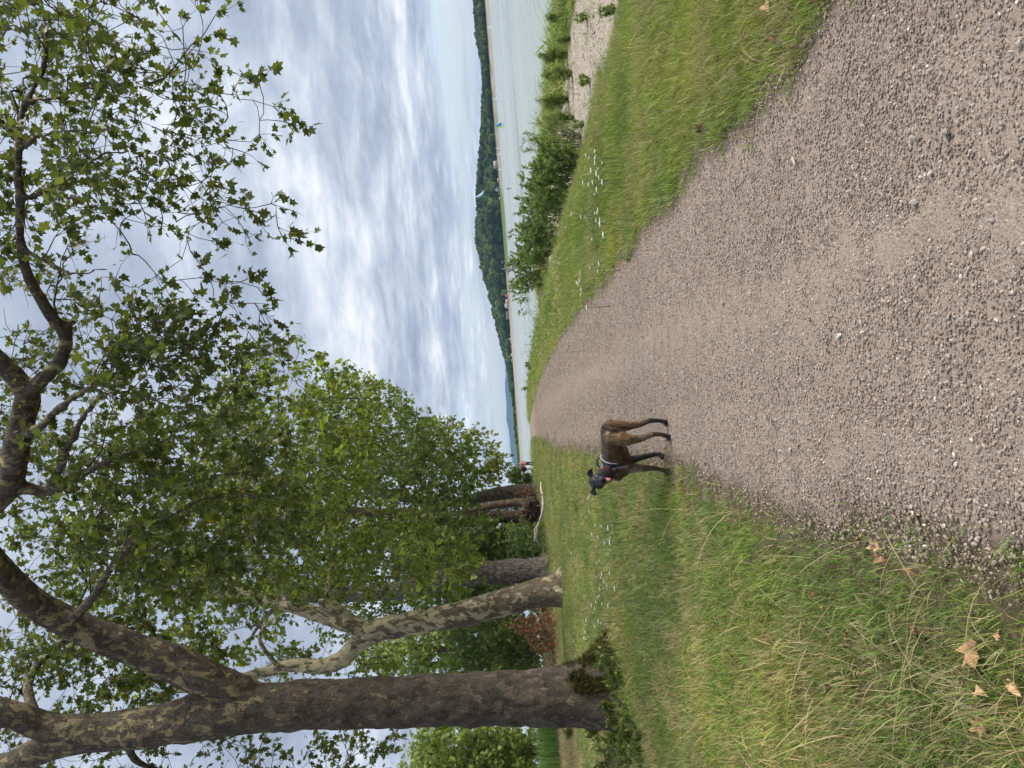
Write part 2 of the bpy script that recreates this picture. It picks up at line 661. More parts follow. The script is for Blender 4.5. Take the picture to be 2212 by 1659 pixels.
def build_gravel():
    m, t, out = new_mat('loose stones')
    oi = N(t, 'ShaderNodeObjectInfo')
    c = ramp(t, oi.outputs['Random'], STONE_STOPS)
    tc = N(t, 'ShaderNodeTexCoord')
    n = N(t, 'ShaderNodeTexNoise', inp={'Scale': 3.0, 'Detail': 4.0})
    L(t, tc.outputs['Object'], n.inputs['Vector'])
    k = ramp(t, n.outputs[0], [(0.3, (.75, .75, .75)), (0.7, (1.15, 1.15, 1.15))])
    bs = N(t, 'ShaderNodeBsdfPrincipled', inp={'Roughness': 0.85, 'Specular IOR Level': 0.2})
    L(t, mixc(t, 1.0, c, k, 'MULTIPLY'), bs.inputs['Base Color'])
    L(t, bs.outputs[0], out.inputs[0])
    var = [stone_mesh('gravel_piece', i, m, 1) for i in range(8)]
    pts = []
    # thinning out with distance, without steps
    yg = np.linspace(1.7, 60, 3000)
    dens = 9500 * np.minimum(1, 3 / yg) ** 1.5
    cdf = np.cumsum(dens)
    n_ = int(cdf[-1] * (yg[1] - yg[0]) * 5.0)
    y_ = np.interp(rng.uniform(0, cdf[-1], n_), cdf, yg)
    p = np.stack([pathc(y_) + rng.uniform(-2.9, 2.1, n_), y_], 1)
    dsd = path_inside(p)
    patch = vnoise(p, 2.2, 14) * .5 + .5
    keep = (dsd > .06 - .20 * rng.uniform(0, 1, n_) ** .7) & (rng.uniform(0, 1, n_) < 0.62 + 0.38 * patch) & (np.abs(p[:, 0]) < 0.62 * p[:, 1] + .3)
    p = p[keep]
    smin = .0026 * np.maximum(1, p[:, 1] / 4) ** .75
    smax = .0092 * np.maximum(1, p[:, 1] / 7) ** .6
    sc = smin + (smax - smin) * rng.uniform(0, 1, len(p)) ** 2.4
    pts.append(np.concatenate([p, sc[:, None]], 1))
    P = np.concatenate(pts)
    z = land_z(P[:, 0], P[:, 1]) + 0.002 + 0.014 * np.clip(path_inside(P[:, :2]) * 1.2, 0, 1) + .012 * vnoise(P[:, :2], 1.4, 11) * np.clip(path_inside(P[:, :2]) * 2.4, 0, 1)
    z += .0002 - P[:, 2] * .12
    n_ = len(P)
    rots = rng.uniform(-.5, .5, (n_, 3))
    rots[:, 2] = rng.uniform(0, 6.28, n_)
    scl = P[:, 2:3] * rng.uniform(.8, 1.25, (n_, 3))
    o = instancer('gravel', np.concatenate([P[:, :2], z[:, None]], 1), rots, scl, rng.randint(0, 8, n_), var)
    tag(o, 'loose brownish grey gravel strewn over the path', 'gravel', kind='stuff')
    # the bigger stones one can pick out
    big = [stone_mesh('stone', 40 + i, simple_mat('bigger stone %d' % i, c_, .85, .25, 2.0), 2) for i, c_ in enumerate([(.25, .205, .17), (.33, .285, .24), (.40, .36, .31), (.27, .23, .21), (.21, .175, .15), (.52, .48, .42)])]
    made = 0
    while made < 140:
        y = 2.0 + 6.5 * random.random() ** 1.7
        x = random.uniform(-1.0, 1.75)
        ins = float(path_inside(np.array([[x, y]]))[0])
        if ins < -.06 or abs(x) > .53 * y + .1:
            continue
        s = random.uniform(.007, .0125) if random.random() < .9 else random.uniform(.012, .02)
        so = link('stone', big[made % 6], None, path)
        zz = float(land_z(x, y)) + 0.008 + .012 * min(1, max(0, ins) * 1.2)
        so.location = (x, y, zz + s * .1)
        so.scale = (s, s * random.uniform(.8, 1.2), s * random.uniform(.7, 1.1))
        so.rotation_euler = (random.uniform(-.3, .3), random.uniform(-.3, .3), random.uniform(0, 6.28))
        made += 1


build_gravel()


def build_water():
    v = [(-5000, 20, WATER_Z), (5000, 20, WATER_Z), (5000, 1300, WATER_Z), (-5000, 1300, WATER_Z)]
    me = mesh_np('lake', v, None, [[0, 1, 2, 3]])
    m, t, out = new_mat('lake water')
    geo = N(t, 'ShaderNodeNewGeometry')
    mp = N(t, 'ShaderNodeMapping')
    mp.inputs['Scale'].default_value = (0.5, 1.4, 1)
    L(t, geo.outputs['Position'], mp.inputs[0])
    n1 = N(t, 'ShaderNodeTexNoise', inp={'Scale': 1.1, 'Detail': 6.0, 'Roughness': .65})
    L(t, mp.outputs[0], n1.inputs['Vector'])
    n2 = N(t, 'ShaderNodeTexNoise', inp={'Scale': 0.02, 'Detail': 4.0})
    L(t, mp.outputs[0], n2.inputs['Vector'])
    b = N(t, 'ShaderNodeBsdfPrincipled', inp={'Roughness': 0.22, 'IOR': 1.33})
    mpb = N(t, 'ShaderNodeMapping')
    mpb.inputs['Scale'].default_value = (.006, .03, 1)
    L(t, geo.outputs['Position'], mpb.inputs[0])
    nb = N(t, 'ShaderNodeTexNoise', inp={'Scale': 1.0, 'Detail': 5.0, 'Roughness': .6})
    L(t, mpb.outputs[0], nb.inputs['Vector'])
    L(t, ramp(t, nb.outputs[0], [(.35, (.10, .10, .10)), (.62, (.42, .42, .42))]), b.inputs['Roughness'])
    L(t, ramp(t, n2.outputs[0], [(0.3, (0.27, 0.31, 0.285)), (0.7, (0.35, 0.385, 0.35))]), b.inputs['Base Color'])
    bp = N(t, 'ShaderNodeBump', inp={'Strength': 0.9, 'Distance': 0.16})
    L(t, n1.outputs[0], bp.inputs['Height'])
    L(t, bp.outputs[0], b.inputs['Normal'])
    L(t, b.outputs[0], out.inputs[0])
    o = link('lake', me, m)
    tag(o, 'pale grey green lake reaching to the far shore', kind='structure')


build_water()

# ---------------------------------------------------------------- leaves, bark, trees


def leaf_outline(kind):
    """outline (x across, y along) and triangles of one leaf, unit length"""
    if kind == 'plane':
        half = [(0.05, 0.0), (0.30, -0.04), (0.46, 0.16), (0.30, 0.30), (0.52, 0.62), (0.20, 0.60), (0.12, 0.82)]
        pts = [(0, 0.04)] + half + [(0, 1.0)] + [(-x, y) for x, y in reversed(half)]
        pts = np.array(pts + [(0, 0.34)])
        n = len(pts) - 1
        tris = [(n, i, (i + 1) % n) for i in range(n)]
        return pts, np.array(tris)
    if kind == 'oval':
        pts = np.array([(0, 0), (0.26, 0.3), (0.22, 0.68), (0, 1.0), (-0.22, 0.68), (-0.26, 0.3)])
        return pts, np.array([(0, 1, 2), (0, 2, 3), (0, 3, 4), (0, 4, 5)])
    if kind == 'star':
        pts = np.array([(0, 0), (0.42, 0.12), (0.22, 0.42), (0.38, 0.72), (0, 1.0), (-0.38, 0.72), (-0.22, 0.42), (-0.42, 0.12)])
        return pts, np.array([(0, 1, 2), (2, 3, 4), (0, 2, 4), (0, 4, 6), (4, 5, 6), (0, 6, 7)])
    pts = np.array([(0, 0), (0.075, 0.35), (0.0, 1.0), (-0.075, 0.35)])    # narrow
    return pts, np.array([(0, 1, 2), (0, 2, 3)])


def leaf_cloud(pos, size, dirs, kind, tint, fold=0.25, curl=0.2):
    """arrays for many leaves: base point, length, pointing direction"""
    o, tris = leaf_outline(kind)
    n = len(pos)
    d = dirs / (np.linalg.norm(dirs, axis=1)[:, None] + 1e-9)
    up = rng.normal(0, 0.55, (n, 3)) + np.array([0, 0, 1.0])
    side = np.cross(d, up)
    side /= np.linalg.norm(side, axis=1)[:, None] + 1e-9
    nor = np.cross(side, d)
    x = o[:, 0][None, :, None]
    y = o[:, 1][None, :, None]
    fo = (fold * rng.uniform(.2, 1.6, (n, 1, 1)))
    cu = (curl * rng.uniform(-.6, 1.5, (n, 1, 1)))
    h = np.abs(x) * fo - (y ** 2) * cu
    v = pos[:, None, :] + size[:, None, None] * (x * side[:, None, :] + y * d[:, None, :] + h * nor[:, None, :])
    k = len(o)
    t = (tris[None, :, :] + (np.arange(n) * k)[:, None, None]).reshape(-1, 3)
    return v.reshape(-1, 3), t, np.repeat(tint, k)


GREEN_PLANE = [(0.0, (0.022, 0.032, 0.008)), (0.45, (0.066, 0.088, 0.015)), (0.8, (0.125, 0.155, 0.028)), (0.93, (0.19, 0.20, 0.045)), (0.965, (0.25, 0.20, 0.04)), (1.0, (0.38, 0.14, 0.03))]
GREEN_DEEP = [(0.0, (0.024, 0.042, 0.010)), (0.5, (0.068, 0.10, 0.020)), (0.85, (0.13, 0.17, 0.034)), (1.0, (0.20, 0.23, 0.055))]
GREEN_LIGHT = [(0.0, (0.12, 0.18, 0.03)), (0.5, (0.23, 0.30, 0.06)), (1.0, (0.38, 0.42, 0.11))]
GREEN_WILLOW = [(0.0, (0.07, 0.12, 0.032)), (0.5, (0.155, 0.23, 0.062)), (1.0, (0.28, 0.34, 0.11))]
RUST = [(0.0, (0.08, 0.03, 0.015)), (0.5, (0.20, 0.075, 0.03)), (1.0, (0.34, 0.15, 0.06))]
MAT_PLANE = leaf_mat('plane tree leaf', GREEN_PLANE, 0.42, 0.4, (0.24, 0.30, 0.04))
MAT_MID = leaf_mat('brighter yellower plane leaf', [(0.0, (0.036, 0.054, 0.010)), (0.45, (0.105, 0.142, 0.022)), (0.8, (0.195, 0.24, 0.04)), (0.94, (0.26, 0.29, 0.055)), (1.0, (0.36, 0.24, 0.05))], 0.52, 0.42, (0.38, 0.48, 0.05))  # brighter, yellower leaf green for trees farther along the row
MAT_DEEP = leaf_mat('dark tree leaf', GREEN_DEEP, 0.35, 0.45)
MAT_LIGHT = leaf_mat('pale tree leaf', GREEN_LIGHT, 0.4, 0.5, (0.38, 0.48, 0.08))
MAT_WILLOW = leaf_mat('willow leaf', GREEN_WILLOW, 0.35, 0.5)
MAT_RUST = leaf_mat('withered leaf', RUST, 0.25, 0.7, (0.4, 0.18, 0.06))


def bark_mat(name, base, dark, patch, patch_amt, scale=5.0, furrow=0.0, bump=0.6):
    m, t, out = new_mat(name)
    tc = N(t, 'ShaderNodeTexCoord')
    vec = tc.outputs['Object']
    mp = N(t, 'ShaderNodeMapping')
    mp.inputs['Scale'].default_value = (1, 1, 0.55)
    L(t, vec, mp.inputs[0])
    n1 = N(t, 'ShaderNodeTexNoise', inp={'Scale': scale, 'Detail': 7.0, 'Roughness': .62, 'Distortion': .3})
    L(t, mp.outputs[0], n1.inputs['Vector'])
    n2 = N(t, 'ShaderNodeTexNoise', inp={'Scale': scale * 0.45, 'Detail': 3.0})
    L(t, mp.outputs[0], n2.inputs['Vector'])
    n3 = N(t, 'ShaderNodeTexNoise', inp={'Scale': scale * 6, 'Detail': 8.0, 'Roughness': .7})
    L(t, mp.outputs[0], n3.inputs['Vector'])
    c = mixc(t, ramp(t, n3.outputs[0], [(0.32, (0, 0, 0)), (0.66, (1, 1, 1))]), dark, base)
    pa = N(t, 'ShaderNodeAttribute', attribute_name='patchy')
    th = math_node(t, 'MULTIPLY_ADD', pa.outputs['Fac'], 0.16, math_node(t, 'MULTIPLY_ADD', n2.outputs[0], 0.35, n1.outputs[0]))
    e0 = 0.86 - patch_amt
    msk = ramp(t, th, [(max(0, e0), (0, 0, 0)), (min(1, e0 + 0.02), (1, 1, 1))])
    pc = mixc(t, n3.outputs[0], patch, [x * .72 for x in patch])
    c = mixc(t, msk, c, pc)
    # a second, greyer generation of patches
    n4 = N(t, 'ShaderNodeTexNoise', inp={'Scale': scale * 1.5, 'Detail': 6.0, 'Roughness': .6})
    mp2 = N(t, 'ShaderNodeMapping')
    mp2.inputs['Location'].default_value = (5.2, 1.3, 7.7)
    mp2.inputs['Scale'].default_value = (1, 1, .5)
    L(t, vec, mp2.inputs[0])
    L(t, mp2.outputs[0], n4.inputs['Vector'])
    m2 = ramp(t, n4.outputs[0], [(0.60, (0, 0, 0)), (0.63, (1, 1, 1))])
    c = mixc(t, math_node(t, 'MULTIPLY', m2, 0.55), c, [base[i] * .6 + patch[i] * .35 for i in range(3)])
    # flat plates of bark, each a little different, curling free at the rim
    mpf = N(t, 'ShaderNodeMapping')
    mpf.inputs['Scale'].default_value = (1, 1, .6)
    dn = N(t, 'ShaderNodeMix', data_type='VECTOR')
    dn.inputs[0].default_value = .12
    L(t, vec, dn.inputs[4])
    L(t, n1.outputs['Color'], dn.inputs[5])
    L(t, dn.outputs[1], mpf.inputs[0])
    vf = N(t, 'ShaderNodeTexVoronoi', inp={'Scale': scale * 1.6})
    L(t, mpf.outputs[0], vf.inputs['Vector'])
    sp = N(t, 'ShaderNodeSeparateColor')
    L(t, vf.outputs['Color'], sp.inputs[0])
    c = mixc(t, .8, c, mixc(t, 1.0, c, ramp(t, sp.outputs[0], [(0, (.6, .58, .55)), (.5, (.95, .93, .9)), (.85, (1.2, 1.15, 1.1)), (1, (1.6, 1.5, 1.35))]), 'MULTIPLY'))
    b = N(t, 'ShaderNodeBsdfPrincipled', inp={'Roughness': 0.9, 'Specular IOR Level': 0.15})
    hgt = n3.outputs[0]
    if furrow:
        mp3 = N(t, 'ShaderNodeMapping')
        mp3.inputs['Scale'].default_value = (1, 1, 0.22)
        L(t, vec, mp3.inputs[0])
        v = N(t, 'ShaderNodeTexVoronoi', inp={'Scale': 7.0})
        v.feature = 'DISTANCE_TO_EDGE'
        L(t, mp3.outputs[0], v.inputs['Vector'])
        fr = ramp(t, v.outputs['Distance'], [(0.0, (0, 0, 0)), (0.13, (1, 1, 1))])
        c = mixc(t, math_node(t, 'MULTIPLY_ADD', fr, -furrow, furrow), c, [x * .5 for x in dark])
        hgt = math_node(t, 'ADD', math_node(t, 'MULTIPLY', fr, 1.0), math_node(t, 'MULTIPLY', n3.outputs[0], .5))
    else:
        hgt = math_node(t, 'ADD', math_node(t, 'SUBTRACT', math_node(t, 'MULTIPLY', n3.outputs[0], 1.0), math_node(t, 'MULTIPLY', msk, .35)), math_node(t, 'MULTIPLY', sp.outputs[0], .6))
    ms = N(t, 'ShaderNodeAttribute', attribute_name='moss')
    c = mixc(t, math_node(t, 'MULTIPLY', ms.outputs['Fac'], ramp(t, n3.outputs[0], [(.35, (.2, .2, .2)), (.6, (1, 1, 1))])), c, (0.055, 0.055, 0.012))
    L(t, c, b.inputs['Base Color'])
    bp = N(t, 'ShaderNodeBump', inp={'Strength': bump, 'Distance': 0.03})
    L(t, hgt, bp.inputs['Height'])
    L(t, bp.outputs[0], b.inputs['Normal'])
    L(t, b.outputs[0], out.inputs[0])
    return m


BARK_NEAR = bark_mat('flaking plane bark, dark', (0.175, 0.152, 0.122), (0.045, 0.037, 0.03), (0.34, 0.29, 0.17), 0.05, 7.0, 0, 1.5)
BARK_PLANE = bark_mat('mottled plane bark', (0.16, 0.135, 0.095), (0.08, 0.066, 0.047), (0.42, 0.38, 0.25), 0.10, 4.5, 0, .6)
BARK_GREY = bark_mat('furrowed grey bark', (0.22, 0.20, 0.175), (0.10, 0.088, 0.075), (0.30, 0.28, 0.25), 0.02, 5.0, .8, 1.0)
BARK_BROWN = bark_mat('brown bark', (0.15, 0.115, 0.085), (0.08, 0.06, 0.045), (0.22, 0.18, 0.13), 0.0, 5.0, .5, .8)
BARK_TWIG = simple_mat('twig bark', (0.055, 0.043, 0.032), 0.85, .35, 12)


def remeshed(verts, tris, quads, voxel, smooth_it=3):
    """one continuous skin over overlapping tubes and lumps"""
    me = mesh_np('tmp', verts, tris, quads)
    o = bpy.data.objects.new('tmp', me)
    col.objects.link(o)
    r = o.modifiers.new('r', 'REMESH')
    r.mode = 'VOXEL'
    r.voxel_size = voxel
    r.use_smooth_shade = True
    if smooth_it:
        s = o.modifiers.new('s', 'SMOOTH')
        s.iterations = smooth_it
        s.factor = .5
    dg = bpy.context.evaluated_depsgraph_get()
    res = bpy.data.meshes.new_from_object(o.evaluated_get(dg))
    bpy.data.objects.remove(o)
    bpy.data.meshes.remove(me)
    for p in res.polygons:
        p.use_smooth = True
    return res


def verts_of(me):
    a = np.empty(len(me.vertices) * 3, np.float32)
    me.vertices.foreach_get('co', a)
    return a.reshape(-1, 3)


def set_attr(me, name, v):
    a = me.attributes.new(name, 'FLOAT', 'POINT')
    a.data.foreach_set('value', np.asarray(v, np.float32))


class Tree:
    def __init__(self, name, label, base, bark, leafmat, leafkind, cat='tree', group=None):
        self.base = np.asarray(base, float)
        self.root = empty(name, self.base)
        tag(self.root, label, cat, group)
        self.bark, self.leafmat, self.kind = bark, leafmat, leafkind
        self.nn = 0
        self.NP, self.ND, self.NR = np.zeros((40000, 3)), np.zeros((40000, 3)), np.zeros(40000)
        self.limbs = []
        self.twigs = MB()
        self.branches = MB()
        self.lp, self.ls, self.ld, self.lt = [], [], [], []

    def limb(self, pts, rad, n=26, sides=16, skeleton=True):
        p = np.asarray(pts, float)
        pr = catmull(np.concatenate([p, np.asarray(rad, float)[:, None]], 1), n)
        self.limbs.append((pr[:, :3], np.maximum(pr[:, 3], .008), sides))
        if skeleton:
            tg = np.gradient(pr[:, :3], axis=0)
            tg /= np.linalg.norm(tg, axis=1)[:, None]
            self.add_nodes(pr[:, :3], tg, pr[:, 3])

    def add_nodes(self, p, d, r):
        k = len(p)
        self.NP[self.nn:self.nn + k], self.ND[self.nn:self.nn + k], self.NR[self.nn:self.nn + k] = p, d, r
        self.nn += k

    def cluster(self, c, n_leaves, size, spread, tint=0.0, droop=0.5, twigs=4, min_h=2.0, tw_r=.005):
        """grow a branch to c from the nearest wood, then twigs and leaves there"""
        c = np.asarray(c, float)
        nd, ndir = self.NP[:self.nn], self.ND[:self.nn]
        v = c - nd
        dist = np.linalg.norm(v, axis=1)
        cosang = np.einsum('ij,ij->i', v / (dist[:, None] + 1e-6), ndir)
        cost = dist * (1.25 - 0.35 * cosang) + np.where(nd[:, 2] < self.base[2] + min_h, 50, 0)
        j = int(np.argmin(cost))
        p0, r0, d0 = nd[j], self.NR[j], ndir[j].copy()
        ln = dist[j]
        if ln > 0.15:
            k = max(4, min(9, int(ln / 0.35) + 3))
            f = np.linspace(0, 1, k)[:, None]
            ctrl = p0 + d0 * ln * .35 + (c - p0) * .15 + np.array([0, 0, .12 * ln])
            pts = (1 - f) ** 2 * p0 + 2 * f * (1 - f) * ctrl + f ** 2 * c
            wob = rng.normal(0, .035 * ln, (k, 3)) * np.sin(f * math.pi)
            pts = pts + wob
            rb = min(r0 * .62, .006 + .011 * ln)
            rad = rb + (tw_r * 1.2 - rb) * f[:, 0] ** .8
            rad = np.maximum(rad, tw_r)
            self.branches.tube(pts, rad, 5 if rb > .02 else 4, cap=False)
            tg = np.gradient(pts, axis=0)
            tg /= np.linalg.norm(tg, axis=1)[:, None] + 1e-9
            self.add_nodes(pts[1:], tg[1:], rad[1:])
            od = tg[-1]
        else:
            od = d0
        per = max(1, n_leaves // max(1, twigs))
        for _ in range(max(1, twigs)):
            dr = od * .7 + rng.normal(0, .6, 3) + np.array([0, 0, -droop * .5])
            dr /= np.linalg.norm(dr) + 1e-9
            tl = spread * rng.uniform(.6, 1.3)
            mid = c + dr * tl * .5 + rng.normal(0, .06 * tl, 3)
            end = c + dr * tl + np.array([0, 0, -.15 * tl * droop])
            if twigs > 1 or True:
                self.twigs.tube([c, mid, end], [tw_r, tw_r * .75, tw_r * .45], 3, cap=False)
            f = rng.uniform(.15, 1.0, per)[:, None]
            q = np.where(f < .5, c + (mid - c) * f * 2, mid + (end - mid) * (f * 2 - 1))
            ld = rng.normal(0, .8, (per, 3)) + dr * .5 + np.array([0, 0, -droop])
            ld /= np.linalg.norm(ld, axis=1)[:, None]
            q = q + ld * rng.uniform(.1, .5, (per, 1)) * size
            self.lp.append(q)
            self.ld.append(ld)
            self.ls.append(size * rng.uniform(.42, 1.25, per))
            self.lt.append(np.clip(rng.normal(.42 + tint, .2, per), 0, .94) + np.where(rng.uniform(0, 1, per) < .012, .3, 0))

    def finish(self, voxel=None, leaf_objects=0, shape=None):
        b = self.base
        mb = MB()
        for p, r, s in self.limbs:
            mb.tube(p - b, r, s)
        v = np.concatenate(mb.v)
        if voxel:
            me = remeshed(v, np.concatenate(mb.t), np.concatenate(mb.q), voxel, 4)
        else:
            me = mb.mesh('trunk')
        if shape:
            shape(me)
        link('trunk', me, self.bark, self.root)
        if self.branches.n:
            self.branches.v = [x - b for x in self.branches.v]
            tag(link('branches', self.branches.mesh('branches'), BARK_TWIG, self.root), kind='stuff')
        if self.twigs.n:
            self.twigs.v = [x - b for x in self.twigs.v]
            tag(link('twigs', self.twigs.mesh('twigs'), BARK_TWIG, self.root), kind='stuff')
        if not self.lp:
            return
        P = np.concatenate(self.lp)
        S = np.concatenate(self.ls)
        D = np.concatenate(self.ld)
        T = np.clip(np.concatenate(self.lt), 0, 1)
        keep = np.ones(len(P), bool)
        if leaf_objects:
            # the leaves that show largest are parts of their own
            vv = P - Cv
            dep = vv @ Fv
            sx = 1106 - FPX * (vv @ Uv) / dep
            sy = 829.5 - FPX * (vv @ Rv) / dep
            ok = (sx > 5) & (sx < 2200) & (sy > 5) & (sy < 1650)
            key = np.where(ok, S / dep, 0)
            idx = np.argsort(-key)[:leaf_objects]
            keep[idx] = False
            bank = []
            for tv in np.linspace(.15, .9, 10):
                lv, lt_, la = leaf_cloud(np.zeros((1, 3)), np.ones(1), np.array([[0, 1.0, 0]]), self.kind, np.array([tv]))
                bank.append(mesh_np('leaf', lv, lt_, None, {'tint': la}))
                bank[-1].materials.append(self.leafmat)
            for i in idx:
                o = link('leaf', bank[int(np.clip((T[i] - .15) / .75 * 9, 0, 9))], None, self.root)
                o.location = P[i] - b
                o.rotation_mode = 'QUATERNION'
                o.rotation_quaternion = Vector(D[i]).to_track_quat('Y', 'Z') @ Matrix.Rotation(random.uniform(-.9, .9), 3, 'Y').to_quaternion()
                o.scale = (S[i],) * 3
        P, S, D, T = P[keep], S[keep], D[keep], T[keep]
        lv, lt_, la = leaf_cloud(P - b, S, D, self.kind, T)
        tag(link('foliage', mesh_np('foliage', lv, lt_, None, {'tint': la}), self.leafmat, self.root), kind='stuff')


def px(pts, dist=None):
    """points (x, y, depth) -> world"""
    return [at(p[0], p[1], p[2] if dist is None else dist) for p in pts]


def rand_in_poly(poly, n):
    poly = np.asarray(poly, float)
    lo, hi = poly.min(0), poly.max(0)
    out = []
    while len(out) < n:
        p = rng.uniform(lo, hi)
        x, y = p
        ins = False
        j = len(poly) - 1
        for i in range(len(poly)):
            if (poly[i][1] > y) != (poly[j][1] > y) and x < (poly[j][0] - poly[i][0]) * (y - poly[i][1]) / (poly[j][1] - poly[i][1]) + poly[i][0]:
                ins = not ins
            j = i
        if ins:
            out.append(p)
    return out


# ---- the big plane tree by the path, on the left
def near_plane():
    b = gnd(1338, 1492)
    b[2] = gz(b[0], b[1])
    D0 = b[1]
    t = Tree('plane_tree', 'big plane tree nearest the camera with mossy foot and forked dark trunk', b, BARK_NEAR, MAT_PLANE, 'plane')
    t.limb([b + [0, 0, -.25]] + px([(1270, 1503, D0), (1150, 1508, D0), (1000, 1511, D0), (800, 1518, D0), (600, 1526, D0), (480, 1535, D0), (380, 1560, D0), (250, 1578, D0 + .1), (150, 1588, D0 + .2)]),
           [.76, .56, .485, .465, .44, .43, .44, .39, .35, .33], 40, 26)
    # limb that crosses over the path
    A = [(560, 1520, D0), (470, 1480, D0 - .1), (360, 1428, D0 - .2), (250, 1388, D0 - .4), (150, 1345, D0 - .6), (70, 1300, D0 - .9), (0, 1232, D0 - 1.2), (-45, 1170, D0 - 1.6), (-35, 1110, D0 - 2), (20, 1045, D0 - 2.4), (38, 950, D0 - 2.8), (62, 850, D0 - 3.1)]
    t.limb(px(A), [.33, .34, .32, .285, .26, .24, .225, .21, .20, .19, .18, .16], 44, 18)
    t.limb(px([(62, 850, D0 - 3.1), (95, 815, D0 - 3.2), (130, 778, D0 - 3.3), (142, 727, D0 - 3.4), (122, 700, D0 - 3.5), (90, 650, D0 - 3.7), (62, 600, D0 - 3.9), (44, 530, D0 - 4.1), (42, 430, D0 - 4.4), (38, 330, D0 - 4.6), (52, 230, D0 - 4.8), (90, 160, D0 - 4.9), (100, 90, D0 - 5), (90, 10, D0 - 5), (80, -90, D0 - 5)]),
           [.125, .11, .098, .094, .09, .082, .074, .066, .06, .054, .048, .042, .036, .03, .018], 50, 10)
    t.limb(px([(135, 718, D0 - 3.4), (150, 705, D0 - 3.4), (166, 696, D0 - 3.4)]), [.09, .06, .05], 5, 8, False)
    t.limb(px([(62, 850, D0 - 3.1), (20, 800, D0 - 3.2), (-40, 740, D0 - 3.3), (-60, 640, D0 - 3.8), (-30, 520, D0 - 4.2), (-60, 400, D0 - 4.6), (-30, 250, D0 - 4.9), (-50, 100, D0 - 5.2)]),
           [.16, .14, .13, .11, .09, .07, .05, .03], 26, 10)
    # the stem that goes on up and forks
    t.limb(px([(230, 1580, D0 + .1), (120, 1575, D0), (30, 1545, D0 - .2), (-120, 1500, D0 - .5), (-320, 1430, D0 - .8)]), [.33, .27, .24, .21, .12], 18, 14)
    t.limb(px([(210, 1582, D0 + .1), (110, 1610, D0 + .2), (20, 1655, D0 + .3), (-120, 1720, D0 + .4), (-300, 1790, D0 + .8)]), [.33, .28, .25, .2, .1], 18, 14)
    # drooping boughs inside the crown
    t.limb(px([(40, 940, D0 - 2.8), (90, 925, D0 - 3.4), (139, 871, D0 - 3.9), (185, 844, D0 - 4.1), (231, 821, D0 - 4.2), (297, 785, D0 - 4.3), (380, 740, D0 - 4.4)]), [.09, .075, .06, .05, .04, .03, .012], 20, 7)
    t.limb(px([(110, 1060, D0 - 2.2), (150, 960, D0 - 3.2), (198, 874, D0 - 3.8), (231, 851, D0 - 4), (300, 850, D0 - 4.2), (400, 830, D0 - 4.3)]), [.08, .06, .045, .04, .03, .01], 18, 7)
    t.limb(px([(20, 1045, D0 - 2.4), (110, 1060, D0 - 2.2), (230, 1000, D0 - 2.6), (330, 960, D0 - 2.6), (420, 930, D0 - 2.6)]), [.11, .09, .06, .04, .015], 18, 7)
    t.limb(px([(44, 530, D0 - 4.1), (90, 560, D0 - 4.2), (160, 590, D0 - 4.3), (250, 570, D0 - 4.4), (380, 480, D0 - 4.6)]), [.05, .042, .035, .026, .01], 18, 6)
    t.limb(px([(42, 430, D0 - 4.4), (120, 400, D0 - 4.6), (230, 330, D0 - 4.8), (350, 345, D0 - 4.9), (480, 320, D0 - 5)]), [.05, .042, .035, .024, .008], 18, 6)
    t.limb(px([(40, 320, D0 - 4.6), (110, 290, D0 - 4.9), (230, 280, D0 - 5), (400, 270, D0 - 5.1), (560, 260, D0 - 5.2)]), [.045, .04, .03, .02, .006], 18, 6)
    t.limb(px([(52, 230, D0 - 4.8), (150, 200, D0 - 5), (280, 180, D0 - 5.1), (420, 190, D0 - 5.2)]), [.04, .035, .025, .008], 14, 6)
    t.limb(px([(150, 1345, D0 - .6), (200, 1290, D0 - 1.4), (260, 1200, D0 - 2.2), (340, 1130, D0 - 2.8), (430, 1080, D0 - 3)]), [.10, .08, .06, .045, .015], 18, 7)
    t.limb(px([(300, 1570, D0 + .1), (280, 1620, D0 + .8), (330, 1660, D0 + 1.4), (500, 1680, D0 + 2)]), [.14, .09, .06, .02], 14, 7)
    t.limb(px([(100, 1600, D0 + .2), (60, 1480, D0 + 1.2), (120, 1400, D0 + 2), (240, 1330, D0 + 2.6), (420, 1300, D0 + 3)]), [.12, .10, .08, .05, .015], 18, 7)

    # crown: outer sprays read off one by one, then the body of the crown
    tips = [(470, 25), (430, 20), (455, 75), (395, 60), (430, 110), (300, 40), (345, 30), (395, 140), (405, 175), (375, 215), (425, 195), (470, 195), (455, 230), (500, 205), (520, 165), (560, 180),
            (590, 230), (610, 262), (635, 285), (560, 290), (530, 330), (500, 345), (455, 380), (440, 350), (480, 300), (420, 260), (380, 300), (380, 400), (430, 425), (470, 430), (510, 440), (545, 455), (585, 440),
            (600, 490), (625, 515), (560, 480), (530, 500), (480, 480), (440, 475), (400, 500), (455, 520), (410, 540), (335, 590), (300, 620), (350, 640), (430, 600), (480, 610), (530, 605), (555, 620), (500, 640), (460, 650),
            (550, 655), (520, 690), (560, 690), (470, 700), (420, 640), (250, 600), (215, 640), (240, 690), (330, 690), (370, 680), (590, 725), (560, 745), (500, 750), (600, 770)]
    for (x, y) in tips:
        d = D0 - 4.6 + rng.uniform(-.6, .6) if y > 560 else D0 - 5.0 + rng.uniform(-.7, .7)
        t.cluster(at(x, y, d), rng.randint(10, 17), .102, .27, .04, .6, 3, 3.0, .0042)
